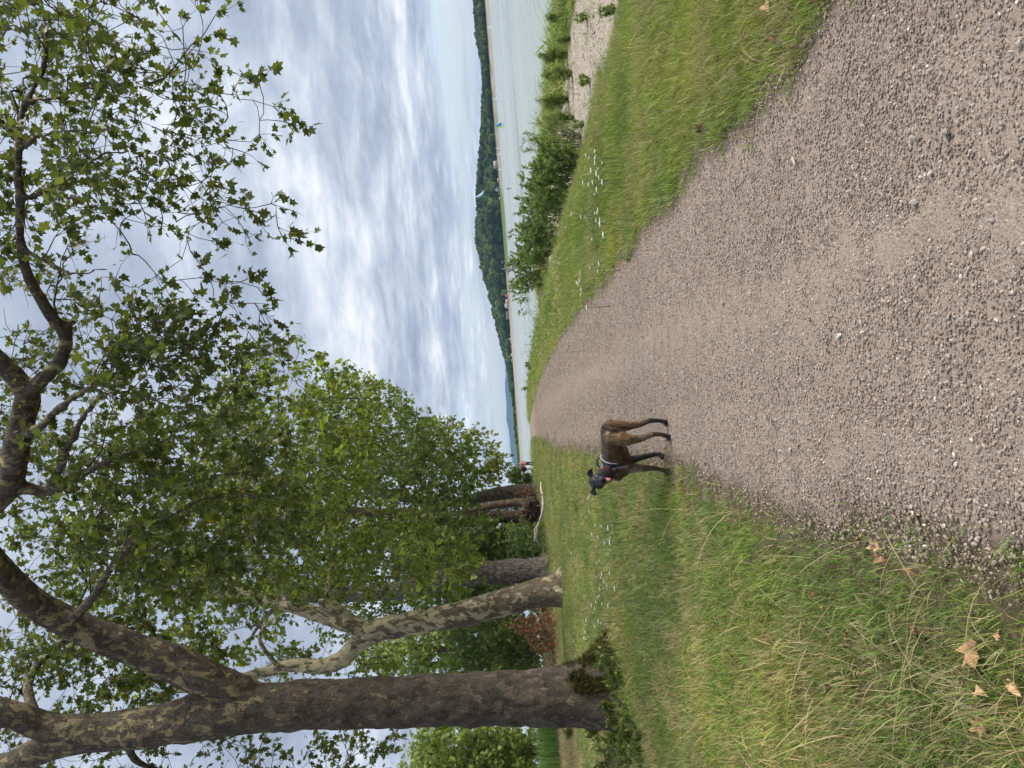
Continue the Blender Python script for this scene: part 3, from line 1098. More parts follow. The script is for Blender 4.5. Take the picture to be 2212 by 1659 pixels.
    for poly, n, d0, d1, nl, sz, tn in (
        ([(-40, -40), (300, -40), (330, 120), (300, 300), (220, 560), (-40, 560)], 105, D0 - 5, D0 - 2.6, 16, .122, 0),
        ([(-40, -40), (260, -40), (280, 200), (180, 420), (110, 420), (100, 100)], 22, D0 - 6.4, D0 - 5.2, 13, .14, .03),
        ([(-40, 540), (180, 560), (230, 700), (260, 900), (-40, 900)], 52, D0 - 3.4, D0 - 1.4, 15, .125, 0),
        ([(170, 560), (230, 700), (260, 840), (190, 860), (180, 700)], 10, D0 - 5, D0 - 4, 13, .13, 0),
        ([(300, 120), (430, 180), (480, 420), (330, 500), (230, 480), (290, 260)], 28, D0 - 5.6, D0 - 4.6, 12, .112, .03),
        ([(230, 720), (330, 640), (470, 690), (540, 780), (520, 900), (250, 900)], 72, D0 - 5.2, D0 - 3.2, 16, .115, 0),
        ([(130, 900), (520, 890), (640, 1000), (640, 1120), (520, 1300), (300, 1330), (130, 1180)], 330, D0 - 3.6, D0 + 4.5, 19, .14, .0),
        ([(-60, 880), (130, 900), (130, 1180), (300, 1330), (280, 1470), (-60, 1480)], 150, D0 - .4, D0 + 5, 18, .15, -.02),
        ([(60, 1320), (420, 1330), (520, 1450), (300, 1560), (-40, 1560)], 80, D0 + .8, D0 + 4.5, 19, .15, -.02),
        ([(-60, 1540), (300, 1590), (860, 1590), (850, 1640), (700, 1720), (-60, 1780)], 135, D0 + .6, D0 + 4, 16, .145, 0),
    ):
        for p in rand_in_poly(poly, n):
            t.cluster(at(p[0], p[1], rng.uniform(d0, d1)), int(nl * 1.3), sz * .88, .42, tn + rng.uniform(-.12, .12), .55, 4, 3.0, .0055)

    def shape(me):
        v = verts_of(me).astype(float)
        r_ax = np.hypot(v[:, 0], v[:, 1])
        ang = np.arctan2(v[:, 1], v[:, 0])
        # root flare: buttresses, the largest towards the path
        fl = np.exp(-np.maximum(v[:, 2], 0) / .38)
        butt = .42 * np.maximum(0, np.cos(ang - .25)) ** 4 + .10 * np.maximum(0, np.cos(ang - 2.4)) ** 6 + .12 * np.maximum(0, np.cos(ang + 1.7)) ** 5 + .03 * np.cos(5 * ang)
        k = (1 + fl * (butt * 1.6))
        v[:, 0] *= k
        v[:, 1] *= k
        nrm = np.stack([np.cos(ang), np.sin(ang), np.zeros(len(v))], 1)
        disp = np.array([mnoise.fractal(Vector((p[0] * 3.2, p[1] * 3.2, p[2] * 2.0)), 1.0, 2.0, 4) for p in v])
        disp2 = np.array([mnoise.noise(Vector((p[0] * 9, p[1] * 9, p[2] * 5))) for p in v])
        tr = (v[:, 2] < 9)[:, None]
        v = v + np.where(tr, nrm * (disp * .045 + disp2 * .022)[:, None], 0)
        me.vertices.foreach_set('co', v.astype(np.float32).ravel())
        # more pale patches higher up
        set_attr(me, 'patchy', np.clip((v[:, 2] - 4.5) / 3.0, -.2, 1) * .62)
        md = np.clip(1.25 - v[:, 2] / .95, 0, 1) * np.clip(.35 + .75 * np.cos(ang - .1), 0, 1)
        md *= np.clip(disp * 1.6 + .75, 0, 1)
        set_attr(me, 'moss', np.clip(md * 1.5, 0, 1))
        me.update()
    t.finish(voxel=.045, leaf_objects=300, shape=shape)
    # moss cushions on the foot
    trunk = [c for c in t.root.children if c.name.startswith('trunk')][0]
    v = verts_of(trunk.data)
    a = np.empty(len(v), np.float32)
    trunk.data.attributes['moss'].data.foreach_get('value', a)
    n = np.empty(len(v) * 3, np.float32)
    trunk.data.vertex_normals.foreach_get('vector', n)
    n = n.reshape(-1, 3)
    cand = np.where(a > .45)[0]
    mb = MB()
    if len(cand):
        for i in rng.choice(cand, min(5200, len(cand) * 12)):
            p = v[i] + rng.normal(0, .02, 3)
            h = rng.uniform(.02, .06)
            for _ in range(3):
                dr = n[i] + rng.normal(0, .6, 3)
                sd_ = np.cross(dr, rng.normal(0, 1, 3))
                sd_ = sd_ / (np.linalg.norm(sd_) + 1e-9) * .012
                mb.add([p - sd_, p + sd_, p + dr * h], [[0, 1, 2]])
        mm = simple_mat('moss', (0.085, 0.078, 0.014), .95, .5, 6)
        tag(link('moss', mb.mesh('moss', False), mm, t.root), kind='stuff')
    return t


near_plane()


def on_ground(x, y, dist):
    p = at(x, y, dist)
    p[2] = gz(p[0], p[1])
    return p


def crown(t, poly, n, d0, d1, nl, sz, spread, tint=0.0, twigs=3, tw_r=.01, min_h=3.0):
    for p in rand_in_poly(poly, n):
        t.cluster(at(p[0], p[1], rng.uniform(d0, d1)), nl, sz, spread, tint + rng.uniform(-.14, .14), .5, twigs, min_h, tw_r)


def trunk_shape(amp, flare):
    def shape(me):
        v = verts_of(me).astype(float)
        ang = np.arctan2(v[:, 1], v[:, 0])
        fl = np.exp(-np.maximum(v[:, 2], 0) / .45) * flare * (v[:, 2] < 3)
        k = 1 + fl * (.6 + .4 * np.cos(4 * ang + 1))
        v[:, 0] *= k
        v[:, 1] *= k
        disp = np.array([mnoise.fractal(Vector((p[0] * 2.2, p[1] * 2.2, p[2] * 1.1)), 1.0, 2.0, 3) for p in v])
        nrm = np.stack([np.cos(ang), np.sin(ang), np.zeros(len(v))], 1)
        v += np.where((v[:, 2] < 7)[:, None], nrm * (disp * amp)[:, None], 0)
        me.vertices.foreach_set('co', v.astype(np.float32).ravel())
        set_attr(me, 'patchy', np.clip((v[:, 2] - 1.0) / 6.0, -.3, 1) * .8)
        set_attr(me, 'moss', np.clip(.55 - v[:, 2] / .9, 0, 1) * np.clip(disp + .6, 0, 1))
        me.update()
    return shape


def other_trees():
    # second plane, mottled and leaning
    D = 29.5
    b = on_ground(1226, 1266, D)
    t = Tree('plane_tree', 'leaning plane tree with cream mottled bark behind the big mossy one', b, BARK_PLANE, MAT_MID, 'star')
    t.limb([b + [0, 0, -.3]] + px([(1190, 1275, D), (1100, 1298, D), (1000, 1325, D), (900, 1344, D), (840, 1356, D), (790, 1368, D)]), [.78, .60, .54, .51, .48, .47, .42], 26, 18)
    t.limb(px([(820, 1362, D), (775, 1388, D), (738, 1425, D), (690, 1440, D), (630, 1437, D), (560, 1455, D), (460, 1480, D - .5), (330, 1500, D - 1)]), [.40, .38, .35, .31, .26, .22, .17, .08], 26, 14)
    t.limb(px([(800, 1362, D), (740, 1345, D), (680, 1325, D + .3), (600, 1300, D + .6), (500, 1270, D + 1), (380, 1230, D + 1.5), (260, 1190, D + 2)]), [.36, .33, .30, .26, .21, .15, .06], 26, 12)
    t.limb(px([(770, 1350, D), (730, 1318, D), (705, 1303, D), (688, 1302, D)]), [.26, .27, .24, .16], 8, 10, False)
    t.limb(px([(640, 1310, D + .5), (560, 1200, D - 1), (520, 1100, D - 2.5), (540, 1000, D - 4), (600, 900, D - 5), (640, 800, D - 5.5)]), [.2, .16, .12, .09, .06, .02], 22, 8)
    t.limb(px([(700, 1330, D + .3), (720, 1200, D + 1), (740, 1080, D + 1), (760, 980, D)]), [.16, .12, .08, .03], 16, 8)
    t.limb(px([(600, 1440, D), (560, 1380, D - 1.5), (600, 1330, D - 3), (700, 1300, D - 4)]), [.12, .09, .06, .02], 12, 7)
    crown(t, [(420, 900), (520, 740), (640, 745), (700, 800), (800, 860), (800, 1000), (700, 1150), (560, 1200), (420, 1150)], 210, D - 6, D + 3, 26, .22, .75, .06)
    crown(t, [(120, 1150), (420, 1000), (700, 1050), (900, 1130), (960, 1200), (900, 1290), (620, 1330), (500, 1440), (200, 1500)], 340, D - 4, D + 5, 28, .22, .8, -.02)
    crown(t, [(880, 1190), (1000, 1160), (1010, 1240), (940, 1290), (860, 1300)], 40, D - 5, D - 2, 26, .2, .7, .1)
    crown(t, [(560, 1400), (860, 1390), (850, 1450), (600, 1470)], 40, D + 1, D + 5, 22, .22, .8, .05)
    t.finish(voxel=.07, shape=trunk_shape(.05, .35))

    # tall furrowed trunk behind it
    D = 44.0
    b = on_ground(1190, 1233, D)
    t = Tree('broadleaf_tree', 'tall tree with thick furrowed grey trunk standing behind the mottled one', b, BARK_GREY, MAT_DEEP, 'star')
    t.limb([b + [0, 0, -.3]] + px([(1165, 1233, D), (1100, 1234, D), (1000, 1243, D), (920, 1262, D), (850, 1277, D), (700, 1286, D), (560, 1288, D), (420, 1285, D), (250, 1270, D)]),
           [.88, .76, .70, .66, .58, .52, .45, .38, .3, .1], 40, 16)
    t.limb(px([(760, 1283, D), (680, 1220, D - 1), (620, 1130, D - 2), (600, 1020, D - 2)]), [.2, .15, .1, .04], 14, 8)
    t.limb(px([(620, 1288, D), (560, 1350, D + 1), (520, 1420, D + 2)]), [.2, .14, .05], 12, 8)
    crown(t, [(400, 980), (640, 870), (820, 860), (900, 900), (1000, 1000), (1040, 1130), (1000, 1200), (900, 1280), (500, 1350), (350, 1280)], 420, D - 5, D + 7, 26, .30, 1.1, 0)
    t.finish(voxel=.09, shape=trunk_shape(.07, .3))

    # farther along the row
    D = 60.0
    b = on_ground(1172, 1116, D)
    t = Tree('broadleaf_tree', 'straight brown trunk beside the uprooted stump, farther along the row', b, BARK_BROWN, MAT_DEEP, 'star')
    t.limb([b + [0, 0, -.3]] + px([(1150, 1117, D), (1100, 1117, D), (1000, 1116, D), (850, 1110, D), (700, 1100, D), (580, 1080, D)]), [.68, .55, .53, .50, .42, .3, .1], 30, 14)
    crown(t, [(640, 1000), (780, 930), (900, 930), (1000, 970), (1030, 1080), (1010, 1170), (800, 1230), (640, 1180)], 260, D - 5, D + 5, 24, .36, 1.4, .0, min_h=5)
    t.finish(voxel=.12, shape=trunk_shape(.06, .25))

    D = 74.0
    b = on_ground(1160, 1085, D)
    t = Tree('broadleaf_tree', 'slim leaning trunk half hidden behind the uprooted stump', b, BARK_BROWN, MAT_DEEP, 'star')
    t.limb([b + [0, 0, -.3]] + px([(1120, 1086, D), (1060, 1093, D), (1000, 1108, D), (900, 1130, D), (800, 1150, D)]), [.5, .42, .40, .36, .25, .1], 22, 12)
    crown(t, [(780, 1100), (950, 1080), (1000, 1140), (900, 1200), (760, 1190)], 70, D - 3, D + 4, 24, .4, 1.5, -.05, min_h=6)
    t.finish(voxel=.12, shape=trunk_shape(.05, .2))

    D = 66.0
    b = on_ground(1165, 1060, D)
    t = Tree('broadleaf_tree', 'last grey trunk of the row under a rounded crown near the lake', b, BARK_GREY, MAT_MID, 'star')
    t.limb([b + [0, 0, -.3]] + px([(1140, 1060, D), (1090, 1064, D), (1040, 1074, D), (1000, 1084, D), (900, 1080, D), (780, 1050, D), (680, 1000, D)]), [.75, .62, .60, .56, .5, .42, .3, .1], 26, 14)
    t.limb(px([(950, 1082, D), (900, 1030, D - 2), (880, 980, D - 3)]), [.3, .2, .06], 12, 8)
    crown(t, [(700, 800), (790, 815), (850, 850), (900, 880), (960, 915), (1030, 945), (1060, 965), (1072, 1000), (1040, 1050), (960, 1080), (820, 1080), (700, 1000), (640, 880)], 420, D - 6, D + 5, 26, .34, 1.3, .06, min_h=4)
    crown(t, [(1040, 975), (1085, 985), (1080, 1030), (1040, 1050)], 22, D - 4, D, 18, .3, .9, -.05, min_h=2)
    t.finish(voxel=.12, shape=trunk_shape(.06, .25))


other_trees()


def bush(name, label, cat, x, y, dist, poly, n, dd, nl, sz, mat, kind='star', spread=.9, tint=0.0, group=None, stems=4, min_h=.0):
    b = on_ground(x, y, dist)
    t = Tree(name, label, b, BARK_BROWN, mat, kind, cat, group)
    poly = np.asarray(poly, float)
    cx, cy = poly.mean(0)
    for i in range(stems):
        q = rand_in_poly(poly, 1)[0]
        e = at(q[0], q[1], dist + rng.uniform(-dd, dd) * .6)
        m = b * .6 + e * .4 + rng.normal(0, .2, 3)
        h = max(.6, np.linalg.norm(e - b))
        t.limb([b + rng.normal(0, .1, 3) * [1, 1, 0] - [0, 0, .15], m, e], [.03 * h ** .8, .02 * h ** .8, .01], 10, 6)
    crown(t, poly, n, dist - dd, dist + dd, nl, sz, spread, tint, 3, .006 * max(1, dist / 40), min_h)
    t.finish()
    return t


def understory():
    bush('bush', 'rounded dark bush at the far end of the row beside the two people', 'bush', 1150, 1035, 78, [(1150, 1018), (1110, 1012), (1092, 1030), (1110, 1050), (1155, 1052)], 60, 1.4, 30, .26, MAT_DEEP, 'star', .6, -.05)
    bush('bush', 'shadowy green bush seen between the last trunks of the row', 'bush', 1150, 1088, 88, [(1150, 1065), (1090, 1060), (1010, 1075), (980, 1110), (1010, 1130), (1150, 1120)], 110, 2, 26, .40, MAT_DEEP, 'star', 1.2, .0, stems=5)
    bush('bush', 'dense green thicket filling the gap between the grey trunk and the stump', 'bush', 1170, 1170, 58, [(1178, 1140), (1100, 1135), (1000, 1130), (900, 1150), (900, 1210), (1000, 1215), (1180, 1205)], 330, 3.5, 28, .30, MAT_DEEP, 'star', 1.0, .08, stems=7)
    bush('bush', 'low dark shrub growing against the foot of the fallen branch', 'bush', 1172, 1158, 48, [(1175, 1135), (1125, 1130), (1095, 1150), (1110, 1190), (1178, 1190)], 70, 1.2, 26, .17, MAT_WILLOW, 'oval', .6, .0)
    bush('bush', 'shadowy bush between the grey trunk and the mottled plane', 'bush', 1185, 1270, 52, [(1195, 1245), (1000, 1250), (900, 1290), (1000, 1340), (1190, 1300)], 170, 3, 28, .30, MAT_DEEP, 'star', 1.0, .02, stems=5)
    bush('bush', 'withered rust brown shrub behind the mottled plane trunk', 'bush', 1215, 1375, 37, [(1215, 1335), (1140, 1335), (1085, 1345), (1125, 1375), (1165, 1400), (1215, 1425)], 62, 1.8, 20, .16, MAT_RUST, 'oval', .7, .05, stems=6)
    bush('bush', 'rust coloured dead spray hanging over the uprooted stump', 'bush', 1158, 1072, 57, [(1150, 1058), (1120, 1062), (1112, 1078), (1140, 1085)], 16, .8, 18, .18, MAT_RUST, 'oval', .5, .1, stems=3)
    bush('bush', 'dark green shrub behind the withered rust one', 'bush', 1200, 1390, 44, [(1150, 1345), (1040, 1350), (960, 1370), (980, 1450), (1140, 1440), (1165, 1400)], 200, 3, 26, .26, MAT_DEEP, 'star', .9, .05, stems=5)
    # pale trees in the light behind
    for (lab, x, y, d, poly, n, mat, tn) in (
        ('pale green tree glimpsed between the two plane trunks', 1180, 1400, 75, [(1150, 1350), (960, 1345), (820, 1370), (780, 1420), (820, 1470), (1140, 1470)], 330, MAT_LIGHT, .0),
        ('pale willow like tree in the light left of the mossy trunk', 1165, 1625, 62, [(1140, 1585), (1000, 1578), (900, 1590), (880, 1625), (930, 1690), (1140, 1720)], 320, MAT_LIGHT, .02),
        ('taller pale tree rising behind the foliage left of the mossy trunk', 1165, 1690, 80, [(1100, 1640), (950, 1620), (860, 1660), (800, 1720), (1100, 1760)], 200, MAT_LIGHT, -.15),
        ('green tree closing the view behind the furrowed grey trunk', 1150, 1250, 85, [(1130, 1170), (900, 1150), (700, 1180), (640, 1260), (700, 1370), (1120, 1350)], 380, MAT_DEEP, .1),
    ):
        b = on_ground(x, y, d)
        t = Tree('background_tree', lab, b, BARK_BROWN, mat, 'star')
        cx, cy = np.mean(poly, 0)
        t.limb([b - [0, 0, .3], b * .5 + at(cx, cy, d) * .5, at(cx, cy, d), at(min(p[0] for p in poly) + 40, cy, d)], [.35, .28, .2, .05], 16, 8)
        for k in range(5):
            q = rand_in_poly(poly, 1)[0]
            t.limb([b * .45 + at(cx, cy, d) * .55, at((cx + q[0]) / 2 + 15, (cy + q[1]) / 2, d), at(q[0], q[1], d + rng.uniform(-2, 2))], [.14, .09, .03], 10, 6)
        crown(t, poly, n, d - 4, d + 4, 24, .42, 1.5, tn, 3, .015, 1.0)
        t.finish()


understory()


# ---------------------------------------------------------------- willow saplings on the lake bank
def sapling(label, base, h, w, n_stem, n_leaf, mat, tint, kind='narrow', lsz=.11, cat='shrub', group='saplings on the lake bank', name='sapling'):
    base = np.asarray(base, float)
    root = empty(name, base)
    tag(root, label, cat, group)
    st = MB()
    P, D, S, T = [], [], [], []
    for i in range(n_stem):
        a = rng.uniform(0, 6.28)
        r = w * rng.uniform(.1, 1.0)
        top = np.array([math.cos(a) * r, math.sin(a) * r, h * rng.uniform(.55, 1.05) * (1 - .25 * r / w)])
        b0 = np.array([math.cos(a) * w * .15, math.sin(a) * w * .15, -.1])
        mid = b0 * .5 + top * .5 + np.array([0, 0, .12 * h]) + rng.normal(0, .04 * h, 3)
        pts = catmull([b0, mid, top], 8)
        st.tube(pts, np.linspace(.011, .003, 8) * max(1, h / 1.8), 4, cap=False)
        k = n_leaf // n_stem
        # side shoots carry the leaves
        for j in range(9):
            f = rng.uniform(.08, .98)
            q = pts[int(f * 7)]
            dr = rng.normal(0, .55, 3) + np.array([top[0], top[1], .9]) * .8
            dr /= np.linalg.norm(dr)
            ln = (1 - f * .6) * h * .28 * rng.uniform(.5, 1.2)
            st.tube([q, q + dr * ln * .5 + rng.normal(0, .02, 3), q + dr * ln], [.005, .004, .002], 3, cap=False)
            m = max(3, k // 9)
            ff = rng.uniform(.05, 1.05, (m, 1))
            P.append(q + dr * ln * ff + rng.normal(0, .02, (m, 3)))
            D.append(dr * .8 + rng.normal(0, .65, (m, 3)))
            S.append(lsz * rng.uniform(.6, 1.3, m))
            T.append(np.clip(rng.normal(.45 + tint, .2, m), 0, 1))
    link('stems', st.mesh('stems'), BARK_TWIG, root)
    v, t, a = leaf_cloud(np.concatenate(P), np.concatenate(S), np.concatenate(D), kind, np.concatenate(T), .15, .15)
    tag(link('foliage', mesh_np('foliage', v, t, None, {'tint': a}), mat, root), kind='stuff')
    return root


MARCH = np.concatenate([np.arange(2, 20, .03), np.arange(20, 60, .08), np.arange(60, 150, .2)])


def ray_at_height(x, y, h):
    P = Cv + ray(x, y)[None, :] * MARCH[:, None]
    hit = P[:, 2] - gz_np(P[:, :2]) <= h
    return P[int(np.argmax(hit))] if hit.any() else P[-1]


def bank_point(x, y):
    """where the line of sight meets the real ground of the bank"""
    p = ray_at_height(x, y, 0.0)
    return np.array([p[0], p[1], gz(p[0], p[1])])


def bank_shrubs():
    spec = [
        # base px x, y, top px x, width, leaves, tint, label
        (1224, 36, 1176, .5, 700, .1, 'wispy low sapling at the water edge, at the right end of the pebble shore'),
        (1232, 84, 1200, .35, 500, .1, 'smallest wispy sapling on the weedy strip behind the pebble shore'),
        (1226, 118, 1162, .6, 1300, .05, 'feathery sapling with a lone upright tip behind the pebbles'),
        (1236, 158, 1168, .7, 1700, .1, 'bushy pale sapling behind the pebble shore'),
        (1228, 214, 1160, .75, 1900, .1, 'broad pale sapling where the pebble shore meets the shrubs'),
        (1240, 255, 1168, .6, 1300, -.05, 'thin dark sapling at the head of the pebble shore'),
        (1256, 305, 1128, .8, 2600, -.02, 'tall feathery sapling, nearest the pebbles in the shrub row'),
        (1258, 345, 1140, .8, 2600, -.08, 'dense dark shrub beside the tall feathery sapling'),
        (1248, 380, 1118, .9, 3200, -.05, 'big round dark shrub, the broadest of the row on the bank'),
        (1236, 425, 1122, .8, 2800, .0, 'green shrub in the middle of the row above brown dead grass'),
        (1220, 462, 1106, .9, 3000, -.06, 'spiky dark shrub with long bare tips against the water'),
        (1212, 500, 1096, .9, 3000, -.1, 'dark shrub with one tall whip reaching over the far shore'),
        (1196, 538, 1108, .9, 2800, -.05, 'shrub behind the pale green nettles on the bank'),
        (1182, 572, 1084, 1.0, 2800, .02, 'shrub with yellowish tip rising over the far beach'),
        (1170, 604, 1100, 1.0, 2400, .0, 'low rounded shrub far along the bank'),
        (1162, 634, 1080, 1.1, 2600, .05, 'tall sapling in front of the red tent across the water'),
        (1150, 676, 1120, 1.1, 1800, .02, 'last low shrub of the row before the path meets the lake'),
    ]
    for (x, y, tx, w, n, tn, lab) in spec:
        b = bank_point(x, y)
        dep = (b - Cv) @ Fv
        h = (x - tx) * dep / FPX
        mat = MAT_WILLOW
        big = dep / 24.0
        sapling(lab, b, h * 1.06, w * h * (.42 if y < 290 else .62), 16 if y < 290 else 22, int(n * (2.0 if y < 320 else 1.9)), mat, tn + (.28 if y < 290 else .16), 'narrow' if x < 1300 and y < 320 else 'oval', .13 * max(.8, big ** .5) if y < 320 else .085 * max(.9, big ** .6))
    # pale broad-leaved herbs in front of the shrubs
    for (x, y, tx, lab) in ((1216, 520, 1188, 'pale green nettle clump in front of the shrub row, right of the flowers'), (1190, 590, 1166, 'pale green nettle clump farther along the bank'), (1175, 615, 1152, 'small yellowish nettle clump at the end of the shrubs')):
        b = bank_point(x, y)
        dep = (b - Cv) @ Fv
        h = (x - tx) * dep / FPX
        sapling(lab, b, h, .5 * h, 10, 700, MAT_LIGHT, .1, 'oval', .12, 'plant', None, 'nettle_clump')


bank_shrubs()
for (x, y, w, lab) in ((1141, 838, .25, 'slender seedling standing alone at the far right edge of the path'), (1150, 790, .3, 'leafy weed rising among the white flowers by the path')):
    b = bank_point(x + 4, y)
    dep = (b - Cv) @ Fv
    sapling(lab, b, 24 * dep / FPX, w, 4, 160, MAT_WILLOW, .0, 'oval', .16, 'plant', None, 'seedling')


# ---------------------------------------------------------------- the far side of the lake
def lump_mesh(name, seed, mat):
    bm = bmesh.new()
    bmesh.ops.create_icosphere(bm, subdivisions=4, radius=1.0)
    off = Vector((seed * 3.7, seed * 1.9, seed * 5.1))
    for v in bm.verts:
        n1 = mnoise.fractal(v.co * 1.6 + off, 1.0, 2.0, 3)
        n2 = mnoise.noise(v.co * 6.5 + off)
        n3 = mnoise.noise(v.co * 14 + off)
        k = 1 + .32 * n1 + .16 * n2 + .09 * n3
        v.co = v.co * k
    me = bpy.data.meshes.new(name)
    bm.to_mesh(me)
    bm.free()
    me.materials.append(mat)
    return me


def far_shore():
    m, t, out = new_mat('far woodland')
    oi = N(t, 'ShaderNodeObjectInfo')
    geo = N(t, 'ShaderNodeNewGeometry')
    n = N(t, 'ShaderNodeTexNoise', inp={'Scale': .9, 'Detail': 5.0, 'Roughness': .7})
    L(t, geo.outputs['Position'], n.inputs['Vector'])
    c = ramp(t, oi.outputs['Random'], [(0.0, (0.018, 0.038, 0.014)), (0.5, (0.040, 0.070, 0.022)), (0.85, (0.075, 0.115, 0.034)), (1.0, (0.13, 0.17, 0.05))])
    k = ramp(t, n.outputs[0], [(0.3, (.45, .45, .45)), (0.7, (1.5, 1.5, 1.5))])
    b = N(t, 'ShaderNodeBsdfPrincipled', inp={'Roughness': .9, 'Specular IOR Level': .1})
    L(t, mixc(t, 1.0, c, k, 'MULTIPLY'), b.inputs['Base Color'])
    bp = N(t, 'ShaderNodeBump', inp={'Strength': 1.0, 'Distance': 1.0})
    L(t, n.outputs[0], bp.inputs['Height'])
    L(t, bp.outputs[0], b.inputs['Normal'])
    L(t, b.outputs[0], out.inputs[0])
    var = [lump_mesh('tree_crown', i, m) for i in range(6)]
    yy = [-60, 0, 60, 100, 135, 165, 200, 230, 260, 290, 350, 400, 440, 480, 520, 560, 600, 640, 680, 713, 750, 780, 810, 835, 850]
    tp = [1018, 1022, 1026, 1030, 1040, 1043, 1042, 1040, 1043, 1041, 1043, 1040, 1033, 1025, 1027, 1035, 1045, 1056, 1064, 1074, 1082, 1090, 1097, 1102, 1108]
    pts, scl, rot = [], [], []
    for y in np.arange(-60, 846, 3.6):
        top = np.interp(y, yy, tp)
        for j in range(6):
            yj = y + rng.uniform(-3, 3)
            d = ray(1080, yj)
            sd_ = 700.0
            for _ in range(6):
                sd_ = float(shore_y(d[0] * sd_))
            dep = sd_ + 44 + j * 26 + rng.uniform(-8, 8)
            topw = at(top, yj, dep)[2]
            f = (j + 1) / 6.0
            base = float(land_z(d[0] * dep, dep))
            hz = max(5.0, (topw - base) * (0.45 + .55 * f)) * rng.uniform(.8, 1.04)
            if hz > 34:
                hz *= .9
            r = rng.uniform(4.2, 7.5)
            r = min(r, hz * .55)
            pos = at(1080, yj, dep)
            zc = base + hz - r * 1.05
            pts.append((pos[0], dep, zc))
            scl.append((r * rng.uniform(.8, 1.2), r * rng.uniform(.8, 1.2), r * rng.uniform(.9, 1.25)))
            zc -= r * 1.3
            while zc > base - 1:
                pts.append((pos[0] + rng.uniform(-2, 2), dep - 2, zc))
                scl.append((r * 1.05, r * 1.05, r * 1.1))
                zc -= r * 1.5
    rot = np.stack([rng.uniform(-.3, .3, len(pts)), rng.uniform(-.3, .3, len(pts)), rng.uniform(0, 6.28, len(pts))], 1)
    o = instancer('far_wood', pts, rot, scl, rng.randint(0, 6, len(pts)), var)
    tag(o, 'dark wood covering the hill on the far shore of the lake', 'woodland', kind='stuff')
    # low scrub line towards the left
    pts, scl = [], []
    for y in np.arange(838, 1010, 2.2):
        d = ray(1115, y)
        dep = float(shore_y(d[0] * 850)) + 60 + rng.uniform(0, 140)
        p = at(1115, y, dep)
        r = rng.uniform(.8, 2.0) * (1.2 if y < 960 else .6)
        pts.append((p[0], dep, 2.6 + r * .5))
        scl.append((r * 1.4, r * 1.4, r))
    rot = np.stack([np.zeros(len(pts)), np.zeros(len(pts)), rng.uniform(0, 6.28, len(pts))], 1)
    o = instancer('far_scrub', pts, rot, scl, rng.randint(0, 6, len(pts)), var)
    tag(o, 'low line of scrub along the far shore below the blue hills', 'scrub', kind='stuff')

    # blue hills
    def ridge(name, dist, prof, colr, lab):
        ys_ = np.linspace(prof[0][0], prof[-1][0], 240)
        hx = np.interp(ys_, [p[0] for p in prof], [p[1] for p in prof])
        v, q = [], []
        for i, (y, x) in enumerate(zip(ys_, hx)):
            p = at(x, y, dist)
            h = p[2] * 1.3 + dist * .0009 * (mnoise.noise(Vector((y * .05, 0, dist))) + .5 * mnoise.noise(Vector((y * .17, 3, dist))))
            for k in range(9):
                f = k / 8.0
                v.append((p[0] * (1 - .1 * f), dist * (1 - .1 * f), 2 + (h - 2) * math.cos(f * math.pi / 2) ** 1.3 + (6 * mnoise.noise(Vector((y * .09, f * 6, 1))) if 0 < k < 8 else 0)))
        for i in range(239):
            for k in range(8):
                a = i * 9 + k
                q.append((a, a + 1, a + 10, a + 9))
        mm = simple_mat(name + ' forest', colr, .95, .35, .02)
        o_ = link(name, mesh_np(name, v, None, q, None, True), mm)
        tag(o_, lab, kind='structure')
    ridge('hills', 6500, [(560, 1085), (700, 1094), (800, 1096), (835, 1095.5), (850, 1096), (870, 1099), (885, 1098), (905, 1099), (935, 1104), (960, 1106), (985, 1109), (1000, 1112), (1015, 1118), (1060, 1124), (1200, 1134)], (0.022, 0.05, 0.045), 'blue forested hills on the horizon')
    ridge('low_hills', 4200, [(60, 1045), (120, 1041), (160, 1043.5), (230, 1052), (600, 1088), (830, 1105), (900, 1107), (960, 1113), (1010, 1118), (1080, 1126), (1300, 1141)], (0.05, 0.085, 0.03), 'lower green blue hills in front of the horizon range')


far_shore()

# ---------------------------------------------------------------- ground cover
def tuft(name, n, l0, l1, w, spread, lean, mat, seed, segs=2):
    r = np.random.RandomState(seed)
    mb = MB()
    for i in range(n):
        a = r.uniform(0, 6.28)
        b = np.array([r.normal(0, spread), r.normal(0, spread), -.01])
        ln = r.uniform(l0, l1)
        d = np.array([math.cos(a), math.sin(a), 0])
        le = lean * r.uniform(.2, 1.5)
        s = np.array([-d[1], d[0], 0]) * w * r.uniform(.7, 1.3) * .5
        s = s + np.array([0, 0, r.normal(0, .2)]) * w
        pts = []
        for k in range(segs + 1):
            f = k / segs
            hgt = ln * (f - .42 * le * f * f)
            pts.append(b + d * ln * le * f ** 1.6 + np.array([0, 0, max(hgt, .004)]))
        v, q, t = [], [], []
        for k in range(segs):
            wd = 1 - .55 * (k / segs)
            v += [pts[k] - s * wd, pts[k] + s * wd]
        v.append(pts[-1])
        for k in range(segs - 1):
            q.append((2 * k, 2 * k + 1, 2 * k + 3, 2 * k + 2))
        e = 2 * (segs - 1)
        t.append((e, e + 1, e + 2))
        mb.add(v, t, q if q else None, r.uniform(0, 1))
    me = mb.mesh(name, False, 'blade')
    me.materials.append(mat)
    return me


